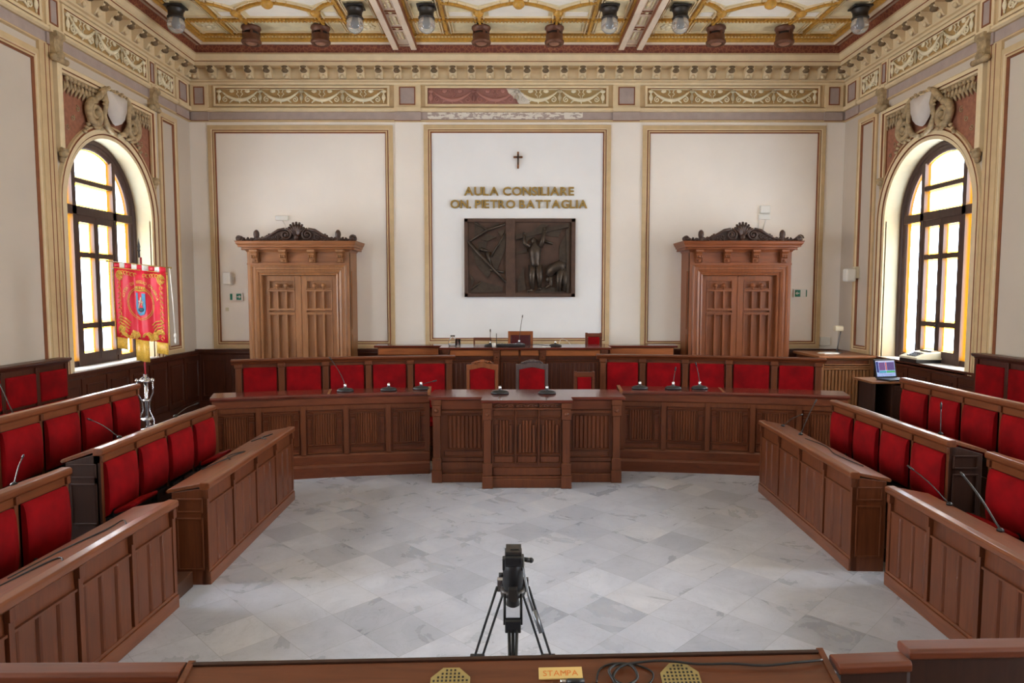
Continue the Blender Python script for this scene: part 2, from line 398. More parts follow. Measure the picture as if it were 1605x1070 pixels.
# ---- crown cornice around the room (walls are lined with it; the modillions are its parts)
COR = [(-.01, 5.58), (.035, 5.60), (.035, 5.62), (.02, 5.63), (.02, 5.77), (.05, 5.775), (.085, 5.80), (.085, 5.83), (.05, 5.855), (.02, 5.865), (.02, 6.275),
       (.06, 6.28), (.075, 6.31), (.10, 6.33), (.10, 6.36), (.06, 6.375), (.06, 6.57), (.25, 6.575), (.25, 6.645), (.265, 6.655), (.265, 6.67),
       (.285, 6.68), (.32, 6.755), (.32, 6.785), (.29, 6.79), (.33, 6.95)]
CM =  [0, 0, 1, 2, 0, 3, 3, 3, 1, 0, 3, 3, 0, 3, 1, 3, 0, 3, 1, 3, 3, 3, 0, 1, 4]
def cornice(name, fm, L0, L1, mn, length):
    b = MB(fm); k = len(COR)
    vs = [(L0+ (w if mn else 0), w, z) for w, z in COR]+[(L1-(w if mn else 0), w, z) for w, z in COR]
    o = 0; b.v = vs
    for j in range(k-1):
        b.cur = CM[j]; b.face([j, k+j, k+j+1, j+1])
    return b.build(name, [TAN, LINE, LILAC, TAN2, REDBAND], kind='structure')
def modillion(bm, x):
    bm.smooth = False
    S = [(.06, 6.57), (.24, 6.57), (.245, 6.52), (.22, 6.495), (.19, 6.50), (.15, 6.47), (.12, 6.41), (.09, 6.385), (.06, 6.38)]
    bm.add([(x-.07, a, z) for a, z in S]+[(x+.07, a, z) for a, z in S],
           [list(range(9)), list(range(9, 18))]+[[j, (j+1) % 9, 9+(j+1) % 9, 9+j] for j in range(9)])
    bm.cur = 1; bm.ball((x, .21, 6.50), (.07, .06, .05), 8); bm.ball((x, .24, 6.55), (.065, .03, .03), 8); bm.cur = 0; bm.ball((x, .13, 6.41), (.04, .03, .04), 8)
    bm.ball((x-.045, .235, 6.53), (.02, .02, .03), 6); bm.ball((x+.045, .235, 6.53), (.02, .02, .03), 6)
for nm, fm, a0, a1, n in (('trim_1', mapB, XL, XR, 36), ('trim_2', mapL, YF, YB, 0), ('trim_3', mapR, YF, YB, 0), ('trim_4', mapF, XL, XR, 0)):
    co = cornice(nm, fm, a0, a1, True, 0)
    if nm == 'trim_4': continue
    xs = [a0+.18+i*(a1-a0-.36)/35 for i in range(36)] if n else [YB-.2-i*.357 for i in range(24)]
    first = None
    for x in xs:
        if first is None:
            b = MB(fm); modillion(b, x); first = b.build('modillion', [TAN2, DARKLEAF], co, org=fm(x, 0, 6.38)); x0 = x
        else:
            c = first.copy(); col.objects.link(c); c.parent = co
            d = Vector(fm(x, 0, 0))-Vector(fm(x0, 0, 0)); c.location = first.location+d
# ---- frieze relief
def garland_unit(b, x, z0, h, w=.82, y=.0):
    k = h/.42; r = .019*k
    pts = []
    for i in range(13):
        t = i/12; pts.append((x+.05+(w-.10)*t, y+.018, z0+h*(.80-.58*(1-(2*t-1)**2))))
    b.tube(pts, [(.018+.04*math.sin(PI*i/12))*k for i in range(13)], 6)
    for i in range(1, 12, 1): b.ball((pts[i][0], y+.03, pts[i][2]+random.uniform(-.008, .008)), (.026*k, .03*k, .026*k), 5)
    for xx in (x, x+w):
        b.ball((xx, y+.02, z0+h*.80), (.055, .025, .05*k), 6); b.ball((xx, y+.02, z0+h*.38), (.04, .025, .10*k), 6)
        b.ball((xx, y+.02, z0+h*.62), (.018, .015, .04*k), 6)
        b.ball((xx, y+.02, z0+h*.12), (.012, .015, .05*k), 6)
    for sg in (-1, 1):
        c = x+w/2
        b.tube(spiral(x+w/2-sg*(w/2-.12), z0+h*.27, .085*k, 1.4, PI/2, sg, y+.014, 14), .018*k, 5)
        b.tube([(c+sg*.02, y+.014, z0+h*.72), (c+sg*.05, y+.02, z0+h*.9)], [.006, .014], 5)
        b.tube([(c+sg*.10, y+.014, z0+h*.30), (c+sg*.16, y+.014, z0+h*.16), (c+sg*.20, y+.014, z0+h*.04)], [.032*k, .024*k, .012], 5)
        b.ball((c+sg*.15, y+.012, z0+h*.82), (.055, .016, .034), 6); b.ball((c+sg*.12, y+.012, z0+h*.86), (.018, .012, .03), 6)
        for q in range(3): b.ball((c+sg*.018, y+.012, z0+h*(.44-.08*q)), .011, 5)
    b.ball((x+w/2, y+.02, z0+h*.18), (.02, .02, .05), 6); b.ball((x+w/2, y+.014, z0+h*.04), .014, 5)
    b.tube([(x, y+.01, z0+h*.95), (x+w, y+.01, z0+h*.95)], .010, 4)
    for sg in (-1, 1): b.tube([(x+w/2+sg*.02, y+.01, z0+h*.5), (x+w/2+sg*.06, y+.012, z0+h*.62), (x+w/2+sg*.03, y+.01, z0+h*.78)], .010, 4)
def frieze(fm, x0, x1, n, gm=OLIVE, rm=CREAM, idx=[4]):
    idx[0] += 1
    t = struct('trim_%d' % idx[0], fm((x0+x1)/2, 0, 5.88))
    b = MB(fm); b.sweep(rect(x0, x1, 5.875, 6.265), [(0, .02), (0, .05), (.025, .055), (.045, .045), (.05, .03), (.05, .02)], True, [0, 0, 0, 1, 1]); b.build('frieze_border', [TAN2, LINE], t)
    b = MB(fm); b.box(x0+.05, x1-.05, .02, .028, 5.925, 6.215); b.build('frieze_ground', gm, t)
    b = MB(fm); w = (x1-x0-.22)/n
    for i in range(n): garland_unit(b, x0+.11+i*w, 5.93, .28, w, .026)
    b.build('frieze_relief', rm, t)
for (a, c, n, g, r) in ((-5.72, -2.33, 4, OLIVE, CREAM), (-1.64, 1.89, 4, PATCHG, PATCHR), (2.6, 5.98, 4, OLIVE, CREAM)): frieze(mapB, a, c, n, g, r)
for fm in (mapL, mapR):
    frieze(fm, 9.72, 11.93, 3); frieze(fm, 12.2, 12.86, 1); frieze(fm, 7.0, 9.3, 3); frieze(fm, 4.3, 6.6, 3)
# square tablets and projecting breaks in the entablature
tn = [40]
def tablet(fm, x0, x1, brk=True):
    tn[0] += 1; t = struct('trim_%d' % tn[0], fm((x0+x1)/2, 0, 5.6))
    b = MB(fm); b.box(x0, x1, 0, .045, 5.60, 5.77)
    b.cur = 1; b.box(x0, x1, 0, .10, 5.775, 5.85); b.box(x0, x1, 0, .05, 5.85, 6.375); b.cur = 2; b.box(x0, x1, .0, .05, 5.60, 5.612)
    b.build('pilaster_break', [LILAC, TAN2, LINE], t)
    m = min(.1, (x1-x0)*.2)
    b = MB(fm); b.sweep(rect(x0+m, x1-m, 5.9, 6.24), [(0, .05), (0, .062), (.02, .06), (.02, .05)], True, [0, 0, 0]); b.cur = 1; b.box(x0+m+.02, x1-m-.02, .045, .054, 5.92, 6.22)
    b.build('tablet', [LINE, LILAC], t)
for a, c in ((-6.16, -5.82), (-2.24, -1.73), (1.98, 2.5), (6.07, 6.42)): tablet(mapB, a, c)
for fm in (mapL, mapR):
    tablet(fm, 12.93, 13.42); tablet(fm, 11.96, 12.17); tablet(fm, 9.38, 9.66); tablet(fm, 6.65, 6.95)
b = MB(mapB); b.box(-1.6, 1.4, .02, .026, 5.64, 5.765); b.build('trim_60', FLAKED, kind='structure')
# console brackets on the side walls
def console(fm, x):
    tn[0] += 1; b = MB(fm); S = [(.0, 5.80), (.14, 5.80), (.15, 5.74), (.11, 5.70), (.10, 5.60), (.12, 5.52), (.09, 5.46), (.04, 5.44), (0, 5.42)]
    b.extr(S, x-.09, x+.09); b.ball((x, .12, 5.5), (.09, .04, .05), 8); b.build('trim_%d' % tn[0], STUCCO, kind='structure')
tn[0] = 70
for fm in (mapL, mapR):
    for x in (9.52, 12.06, 6.8): console(fm, x)
# ---- painted/moulded panel frames on the walls
def panel(fm, x0, x1, z0, z1, n, fill=None, w=.14):
    b = MB(fm)
    b.sweep(rect(x0, x1, z0, z1), [(0, 0), (0, .03), (.07, .034), (.085, .02), (.10, .02), (.105, .034), (.13, .034), (.14, .012), (.15, .012), (.15, 0)], True, [0, 0, 2, 1, 1, 0, 1, 1, 1])
    if fill: b.cur = 3; b.box(x0+.14, x1-.14, 0, .004, z0+.14, z1-.14)
    b.build('trim_%d' % n, [TAN, LINE, TAN2, fill or WALLW], kind='structure')
panel(mapB, -5.86, -2.28, 1.19, 5.52, 81, WALLP); panel(mapB, -1.68, 1.95, 1.25, 5.53, 82, WALLW); panel(mapB, 2.57, 6.12, 1.19, 5.52, 83, WALLP)
k = 84
for fm in (mapL, mapR):
    panel(fm, 12.28, 12.95, 1.17, 5.5, k); panel(fm, 6.9, 9.25, 1.19, 5.48, k+1)
    k += 2
# ---- dado wainscot
def dado(fm, x0, x1, n, zt=1.16, gaps=()):
    t = struct('baseboard_%s' % n, fm((x0+x1)/2, 0, 0))
    b = MB(fm); b.box(x0, x1, 0, .03, 0, zt); b.build('wainscot_board', WD_DX, t)
    b = MB(fm); b.extr([(0, zt-.09), (.03, zt-.09), (.05, zt-.06), (.05, zt-.02), (.075, zt-.01), (.075, zt+.02), (0, zt+.02)], x0, x1); b.box(x0, x1, .03, .05, 0, .16); b.build('dado_rail', WD_DX, t)
    b = MB(fm); L = x1-x0; q = max(1, round(L/.62))
    for i in range(q):
        a = x0+i*L/q; b.box(a, a+.09, .028, .045, .16, zt-.09); b.sweep(rect(a+.12, a+L/q-.03, .24, zt-.18), [(0, .028), (0, .042), (.02, .042), (.03, .028)], True)
    b.build('panel_moulding', WD_DX, t)
dado(mapB, XL, XR, 'back'); dado(mapL, YF, YB, 'left', 1.14); dado(mapR, YF, YB, 'right')
# ================================================================ WINDOWS
def window(fm, wy, n, sidelight=True):
    t = struct('window_%d' % n, fm(wy, 0, SILL)); R = WR; y0, y1 = -.36, -.28
    # white marble sill
    b = MB(fm); b.box(wy-R, wy+R, -.45, .02, SILL-.02, SILL+.012); b.box(wy-R-.04, wy+R+.04, 0, .05, SILL-.05, SILL+.012); b.build('window_sill', MARBW, t, bevel=.004)
    # outer frame following the arch
    pth = [(wy-R, SILL)]+arc2(wy, WS, R, PI, 0, 28)+[(wy+R, SILL)]
    b = MB(fm); b.sweep(pth, [(0, y0-.03), (0, y1+.03), (-.06, y1+.03), (-.075, y1+.01), (-.11, y1+.01), (-.14, y1), (-.16, y1-.02), (-.16, y0)])
    # transom, mullions, bars
    M = .52
    b.box(wy-R+.1, wy+R-.1, y0, y1+.02, WS-.06, WS+.08, ch=.01)
    for s in (-1, 1): b.box(wy+s*M-.045, wy+s*M+.045, y0, y1+.02, SILL, WS+math.sqrt((R-.12)**2-M*M))
    b.box(wy-M, wy+M, y0, y1+.01, WS+.42, WS+.50, ch=.01)
    b.box(wy-R+.1, wy+R-.1, y0, y1, SILL, SILL+.10)
    b.build('window_frame', WD_WIN, t)
    # casement pair: stiles, rails
    for s in (-1, 1):
        a, c = (wy-M+.045, wy-.005) if s < 0 else (wy+.005, wy+M-.045)
        b = MB(fm)
        b.box(a, a+.055, y0+.02, y1+.015, SILL+.1, WS-.06); b.box(c-.055, c, y0+.02, y1+.015, SILL+.1, WS-.06)
        for z0_, z1_ in ((SILL+.10, SILL+.20), (SILL+.58, SILL+.66), (SILL+1.66, SILL+1.74), (WS-.16, WS-.06)): b.box(a, c, y0+.02, y1+.012, z0_, z1_)
        cs = b.build('casement', WD_WIN, t)
        for z0_, z1_ in ((SILL+.20, SILL+.58), (SILL+.66, SILL+1.66), (SILL+1.74, WS-.16)):
            pane(fm, a+.055, c-.055, z0_, z1_, cs)
        if s > 0:
            b = MB(fm); b.box(wy-.012, wy+.012, y1+.01, y1+.03, SILL+.55, SILL+.7); b.tube([(wy, y1+.03, SILL+.62), (wy, y1+.06, SILL+.62), (wy, y1+.065, SILL+.54)], .007, 6); b.build('handle', DARKM, cs)
    for s in (-1, 1):
        a, c = (wy-R+.15, wy-M-.045) if s < 0 else (wy+M+.045, wy+R-.15)
        pane(fm, a, c, SILL+.10, WS-.06, t, amber=.05)
        # quarter-round lights over the transom
        out = [(wy+s*(M+.045), WS+.08)]
        pts = arc2(wy, WS, R-.15, 0 if s > 0 else PI, (PI/2), 20)
        pts = [p for p in pts if abs(p[0]-wy) > M+.045 and p[1] > WS+.08]
        outl = [(wy+s*(R-.15)*math.cos(math.asin(.08/(R-.15))), WS+.08)]+pts+[(wy+s*(M+.045), WS+math.sqrt((R-.15)**2-(M+.045)**2))]
        poly_pane(fm, out+outl, t)
    pane(fm, wy-M+.045, wy+M-.045, WS+.08, WS+.42, t, amber=.035)
    a = math.acos((M-.045)/(R-.15)); top = arc2(wy, WS, R-.15, a, PI-a, 14)
    poly_pane(fm, [(wy-M+.045, WS+.50), (wy+M-.045, WS+.50)]+top, t)
    return t
def pane(fm, a, c, z0, z1, parent, amber=.03):
    poly_pane(fm, [(a, z0), (c, z0), (c, z1), (a, z1)], parent, amber)
def poly_pane(fm, pts, parent, am=.03):
    yy = -.335; gm = GLD if abs(pts[0][0]-WY[0]) < 1.5 else GLW; ar = sum(pts[i-1][0]*pts[i][1]-pts[i][0]*pts[i-1][1] for i in range(len(pts)))
    if ar < 0: pts = pts[::-1]
    b = MB(fm); n = len(pts); b.cur = 1
    b.sweep(pts, [(0, yy), (am, yy)], True, [1], False)
    inner = [b.v[i*2+1] for i in range(n)]; b.cur = 0
    b.add(inner, [list(range(n))]); b.build('pane', [gm, GLY], parent, fix=False)
wn = 1
for fm in (mapL, mapR):
    for wy in WY: window(fm, wy, wn); wn += 1
# ---- window surrounds: archivolt, rectangular frame, spandrels, carved crest
def surround(fm, wy, n, fancy=True):
    t = struct('trim_%d' % n, fm(wy, 0, SILL)); R = WR
    pth = [(wy-R, SILL-.04)]+arc2(wy, WS, R, PI, 0, 32)+[(wy+R, SILL-.04)]
    b = MB(fm); b.sweep(pth, [(0, -.02), (0, .025), (.05, .03), (.055, .018), (.065, .018), (.07, .045), (.14, .055), (.15, .04), (.16, .04), (.17, .06), (.2, .06), (.2, 0)], False, [1, 0, 2, 2, 2, 0, 2, 2, 2, 1, 0], smooth=False)
    b.build('archivolt', [TAN2, TAN, LINE], t)
    xa, xb, zt = wy-1.28, wy+1.27, 5.43
    # flat jamb strips beside the opening, down to the dado
    b = MB(fm)
    for a, c in ((xa-.02, wy-R-.19), (wy+R+.19, xb+.02), ): b.box(a, c, 0, .03, 1.12, 4.25)
    for a, c in ((xa-.30, xa-.05),): b.box(a, c, 0, .04, 1.12, 5.6)
    b.cur = 1
    for a in (xa-.12, xa-.2): b.box(a, a+.012, .04, .044, 1.12, 5.6)
    b.build('jamb_strip', [TAN, LINE], t)
    b = MB(fm); b.sweep([(xa, 4.22), (xa, zt), (xb, zt), (xb, 4.22)], [(0, 0), (0, .07), (-.02, .09), (-.07, .09), (-.075, .06), (-.11, .06), (-.115, .03), (-.13, .03), (-.13, 0)], False, [0, 0, 0, 2, 0, 1, 2, 2])
    b.build('square_frame', [TAN2, TAN, LINE], t)
    b = MB(fm)
    for x in (xa+.05, xb-.05):
        b.ball((x, .07, 4.20), (.07, .06, .06), 10); b.tube([(x-.07, .09, 4.25), (x+.07, .09, 4.25)], .03, 8); b.ball((x, .05, 4.13), (.04, .04, .05), 8)
    for x in (xa+.03, xb-.03): b.tube([(x-.13, .1, zt+.02), (x+.13, .1, zt+.02)], .045, 8); b.ball((x-.14, .1, zt+.02), .05, 8)
    b.build('corbel', STUCCO, t)
    b = MB(fm); Ro = R+.2; N_ = 40
    for i in range(N_):
        p = [(wy-1.2+2.4*j/N_) for j in (i, i+1)]
        zz = [WS+math.sqrt(max(0, Ro*Ro-(q-wy)**2)) for q in p]
        b.add([(p[0], .012, zz[0]-.02), (p[1], .012, zz[1]-.02), (p[1], .012, zt-.05), (p[0], .012, zt-.05)], [[0, 1, 2, 3]])
    b.build('spandrel', REDP, t, fix=False)
    if not fancy: return t
    # faint scroll relief on the spandrels
    b = MB(fm)
    for s in (-1, 1):
        for q in range(3): b.tube(spiral(wy+s*(1.03-.12*q), 4.62+.15*q, .05, 1.3, q, s, .018, 12), .006, 4)
    # band of hanging drops, two volutes, cartouche straps
    for s in (-1, 1):
        x = .38
        while x < 1.12:
            b.ball((wy+s*x, .05, 5.27), (.035, .035, .035), 7); b.ball((wy+s*x, .05, 5.19), (.022, .03, .055), 6)
            b.tube([(wy+s*x-.03, .03, 5.22), (wy+s*(x+.045), .05, 5.12), (wy+s*(x+.06), .03, 5.06)], [.012, .024, .008], 5)
            x += .085
        b.tube([(wy+s*.36, .04, 5.31), (wy+s*1.13, .04, 5.31)], .014, 5)
        b.tube(spiral(wy+s*.50, 4.93, .19, 1.9, PI/2 if s > 0 else PI/2, -s, .10, 34), [.045-.03*i/34 for i in range(27)][:27] if False else [.058-.034*i/34 for i in range(35)], 8)
        b.ball((wy+s*.50, .12, 4.93), (.05, .07, .05), 8)
        b.tube([(wy+s*.50, .10, 5.12), (wy+s*.42, .12, 5.20), (wy+s*.34, .13, 5.30), (wy+s*.26, .13, 5.36)], [.04, .05, .05, .035], 8)
        b.tube([(wy+s*.33, .12, 5.33), (wy+s*.30, .15, 5.15), (wy+s*.33, .13, 4.95), (wy+s*.24, .12, 4.80), (wy+s*.08, .11, 4.74)], [.05, .04, .035, .045, .03], 8)
        for q in range(5): b.ball((wy+s*(.36+.05*q), .10, 4.74+.02*math.sin(q*2)), (.035, .04, .028), 6)
        for q in range(4): b.ball((wy+s*(.62+.04*q), .08, 4.80-.06*q), (.035, .035, .03), 6)
        for q in range(6): b.ball((wy+s*(.30+.02*q), .14, 5.0+.055*q), (.03, .03, .022), 6)
    for q in range(7): b.ball((wy-.21+.07*q, .15, 5.37+.02*math.cos(q*2.4)), (.03, .025, .022), 6)
    b.build('carved_crest', STUCCO, t)
    sh = [(-.27, 5.33), (-.18, 5.36), (-.09, 5.33), (0, 5.355), (.09, 5.33), (.18, 5.36), (.27, 5.33), (.24, 5.12), (.17, 4.98), (.07, 4.89), (0, 4.87), (-.07, 4.89), (-.17, 4.98), (-.24, 5.12)]
    b = MB(fm); n_ = len(sh)
    b.add([(wy+x, .10, z) for x, z in sh]+[(wy+x*.9, .17, 5.12+(z-5.12)*.9) for x, z in sh]+[(wy, .20, 5.14)],
          [[i, (i+1) % n_, n_+(i+1) % n_, n_+i] for i in range(n_)]+[[n_+i, n_+(i+1) % n_, 2*n_] for i in range(n_)], True)
    b.build('shield', SHIELD, t)
    return t
n = 100
for fm in (mapL, mapR):
    for i, wy in enumerate(WY): surround(fm, wy, n, i == 0); n += 1
# ================================================================ CEILING COFFERS
def ceiling_work():
    zc = ZC
    def part(b, name, mats): b.build(name, mats, ceiling)
    # outer border moulding
    b = MB(); x0, x1, y0, y1 = XL+.33, XR-.33, YF+.33, YB-.33
    path = [(x0, y0), (x1, y0), (x1, y1), (x0, y1)]
    f = MB(lambda x, y, z: (x, z, y))
    f.sweep(path, [(0, zc), (0, zc-.03), (.07, zc-.03), (.09, zc-.06), (.15, zc-.07), (.2, zc-.05), (.24, zc-.06), (.3, zc-.03), (.3, zc)], True, [0, 0, 0, 1, 0, 0, 2, 2])
    f.build('border_moulding', [CEILP, LINE, GOLD], ceiling)
    beams = [(-2.19, -1.75), (2.02, 2.46)]
    for a, c in beams:
        b = MB(); b.box(a, c, YF+.35, YB-.35, zc-.06, zc+.01)
        for q in (a, c-.10):
            b.box(q, q+.10, YF+.35, YB-.4, zc-.14, zc-.05, ch=0)
        b.cur = 1
        for q in (a+.1, c-.112, a-.012, c): b.box(q, q+.012, YF+.35, YB-.4, zc-.12, zc-.04)
        b.build('ceiling_beam', [CEILP, LINE], ceiling)
        b = MB(); y = YB-.75; 
        while y > 9.6:
            b.cur = 0
            for i in range(6): 
                for j in range(2): b.ball(((a+c)/2-.04+.08*j, y-.06*i, zc-.065), (.03, .022, .012), 6)
            b.cur = 1; b.box((a+c)/2-.09, (a+c)/2+.09, y-.47, y-.44, zc-.075, zc-.06); b.box((a+c)/2-.09, (a+c)/2+.09, y-.56, y-.53, zc-.075, zc-.06)
            b.cur = 0; b.ball(((a+c)/2, y-.5, zc-.07), (.04, .03, .02), 8)
            y -= .68
        b.build('beam_rosettes', [CEILC, LINE], ceiling)
    bays = [(XL+.63, -2.19), (-1.75, 2.02), (2.46, XR-.63)]
    g = MB(); w = MB(); pn = MB()
    def bar(x0_, y0_, x1_, y1_, wd=.05, h=.05):
        d = Vector((x1_-x0_, y1_-y0_)); L_ = d.length; d.normalize(); nx, ny = -d.y, d.x
        for off, ww, hh, ci in ((0, wd, h, 0), (-wd-.025, .02, h*.6, 1), (wd+.025, .02, h*.6, 1)):
            g.cur = ci; vs = []
            for (px, py) in ((x0_, y0_), (x1_, y1_)):
                for sgn in (-1, 1):
                    q = off+sgn*ww/2; vs += [(px+nx*q, py+ny*q, zc), (px+nx*q, py+ny*q, zc-hh)]
            g.add(vs, [[0, 1, 3, 2], [4, 5, 7, 6], [0, 1, 5, 4], [2, 3, 7, 6], [1, 3, 7, 5]])
        g.cur = 0
    for bi, (a, c) in enumerate(bays):
        na = .62; L1_, L2_ = a+na, c-na; mid = (a+c)/2; sp = (c-a)/2-na
        for yy in (12.64, 11.97, 10.0, 9.2): bar(a, yy, c, yy, .05)
        for xx in (L1_, L2_): bar(xx, 12.64, xx, 9.2, .045)
        bar(a+.03, 12.64, a+.03, 9.2, .03); bar(c-.03, 12.64, c-.03, 9.2, .03)
        # dentils along the rope bars
        for yy in (12.64, 11.97):
            x = a
            while x < c: g.box(x, x+.03, yy-.045, yy+.045, zc-.065, zc-.04); x += .06
        # ogee ribs that spring from the spots
        xs = [mid-.66, mid+.66]
        for x in xs:
            bar(x, 12.35, x, 11.97, .04); bar(x, 11.97, x, 11.66, .05, .06)
            for s in (-1, 1):
                lim = (mid if (x < mid) == (s > 0) else (L1_ if s < 0 else L2_))
                pts = [(x+(lim-x)*t, 11.66-.36*math.sin(t*PI/2)) for t in (0, .2, .4, .6, .8, 1)]
                for p, q in zip(pts, pts[1:]): bar(p[0], p[1], q[0], q[1], .045)
                pts = [(x+(lim-x)*t, 10.9-.5*t*t) for t in (0, .25, .5, .75, 1)]
                for p, q in zip(pts, pts[1:]): bar(p[0], p[1], q[0], q[1], .045)
            g.ball((x, 11.66, zc-.04), (.09, .09, .07), 8)
        g.ball((mid, 11.28, zc-.05), (.1, .1, .08), 10)
        # pale fields
        w.box(mid-.5, mid+.5, 11.45, 11.9, zc-.008, zc+.01); 
        for x in (L1_+.12, mid-1.0 if False else L2_-.12): pass
        for (p0, p1) in ((L1_+.1, mid-.78), (mid+.78, L2_-.1)): w.box(p0, p1, 11.72, 11.88, zc-.008, zc+.01)
        w.prism([(mid-1.1, 11.15), (mid-.66, 11.45), (mid-.1, 11.12), (mid-.1, 10.5), (mid-.66, 10.2), (mid-1.1, 10.5)], zc-.008, zc+.01, 'z')
        w.prism([(mid+1.1, 11.15), (mid+.66, 11.45), (mid+.1, 11.12), (mid+.1, 10.5), (mid+.66, 10.2), (mid+1.1, 10.5)], zc-.008, zc+.01, 'z')
        # rosettes in the narrow cells
        for xx in ((a+L1_)/2, (L2_+c)/2):
            for yc_ in (12.35, 10.85):
                pn.ball((xx, yc_, zc-.01), (.05, .05, .03), 8)
                for q in range(8):
                    an = q*PI/4; pn.ball((xx+.1*math.cos(an), yc_+.12*math.sin(an), zc-.006), (.045, .045, .015), 6)
            g.sweep_xy = None
            for yc_, hh in ((12.35, .28), (11.55, .33)):
                for (u0, v0, u1, v1) in ((xx-.2, yc_-hh, xx+.2, yc_-hh), (xx-.2, yc_+hh, xx+.2, yc_+hh), (xx-.2, yc_-hh, xx-.2, yc_+hh), (xx+.2, yc_-hh, xx+.2, yc_+hh)): 
                    g.cur = 1; g.box(min(u0, u1)-.008, max(u0, u1)+.008, min(v0, v1)-.008, max(v0, v1)+.008, zc-.03, zc)
            g.cur = 0
        # panel mouldings of the first row
        for (p0, p1) in ((L1_+.12, mid-.76), (mid-.56, mid+.56), (mid+.76, L2_-.12)):
            for u0, v0, u1, v1 in ((p0, 12.1, p1, 12.1), (p0, 12.58, p1, 12.58), (p0, 12.1, p0, 12.58), (p1, 12.1, p1, 12.58)):
                g.cur = 1; g.box(min(u0, u1)-.008, max(u0, u1)+.008, min(v0, v1)-.008, max(v0, v1)+.008, zc-.025, zc)
        g.cur = 0
    g.build('gilded_ribs', [GOLD, TAN2], ceiling); w.build('white_field', CEILW, ceiling); pn.build('rosette', CREAM, ceiling)
ceiling_work()
# ---- ceiling lamps
def globe_lamp():
    t = thing('ceiling_lamp', '', 'ceiling lamp')
    b = MB(); b.box(-.15, .15, -.13, .13, -.03, 0, ch=.01); b.build('base_plate', DARKM, t, bevel=.004)
    b = MB(); b.lathe([(.13, -.03), (.14, -.06), (.12, -.08), (.115, -.17), (.135, -.18), (.135, -.2), (.10, -.205)], seg=20); b.build('collar', DARKM, t)
    b = MB(); b.lathe([(.11, -.2), (.135, -.25), (.138, -.31), (.12, -.37), (.08, -.41), (.03, -.43), (.0, -.432)], seg=20); b.build('glass_globe', GLOBE, t)
    b = MB(); b.lathe([(.0, -.2), (.03, -.2), (.03, -.24), (.045, -.28), (.04, -.32), (.0, -.34)], seg=10); b.build('bulb', WHITEP, t)
    return t
gl = globe_lamp(); where = ['nearest the banner wall', 'on the banner side of the first ceiling beam', 'between the beams, beside the first beam', 'between the beams, beside the second beam', 'on the laptop side of the second ceiling beam', 'nearest the laptop wall']
for i, x in enumerate((-5.42, -2.52, -1.36, 1.61, 2.76, 5.68)):
    o = gl if i == 0 else copy_tree(gl); place(o, (x, 11.42, ZC-.03)); tag(o, 'dark ceiling lamp with clear globe, '+where[i], 'ceiling lamp', 'glass globe lamps on the ceiling')
def spot():
    t = thing('ceiling_spotlight', '', 'spotlight')
    b = MB(); b.lathe([(.165, 0), (.17, -.03), (.15, -.05), (.145, -.09)], seg=24); b.build('upper_ring', BROWNM, t)
    b = MB(); b.lathe([(.12, -.08), (.12, -.15)], seg=24); b.build('slot_band', DARKM, t)
    b = MB(); b.lathe([(.145, -.13), (.15, -.15), (.15, -.22), (.17, -.24), (.17, -.27), (.155, -.29), (.13, -.30), (.12, -.27), (0, -.26)], seg=24); b.build('drum', BROWNM, t)
    b = MB(); b.ball((0, 0, -.27), (.10, .10, .035), 16); b.build('lens', plain('spot_lens', srgb(150, 104, 84), .3), t)
    for a in range(4):
        b = MB(); b.box(-.02, .02, .115, .15, -.15, -.08); b.map = (lambda an: lambda x, y, z: (x*math.cos(an)-y*math.sin(an), x*math.sin(an)+y*math.cos(an), z))(a*PI/2+.4); b.build('strut', BROWNM, t)
    return t
sl = spot(); where = ['first from the banner wall', 'second from the banner wall', 'between the beams, over the word AULA', 'between the beams, right above the crucifix side of the lettering', 'second from the laptop wall', 'first from the laptop wall']
where[3] = 'third from the laptop wall'; where[2] = 'third from the banner wall'
for i, x in enumerate((-4.53, -3.32, -.51, .77, 3.6, 4.8)):
    o = sl if i == 0 else copy_tree(sl); place(o, (x, 12.3, ZC-.03)); tag(o, 'brown drum spotlight at ceiling edge, '+where[i], 'spotlight', 'drum spotlights along the ceiling edge')
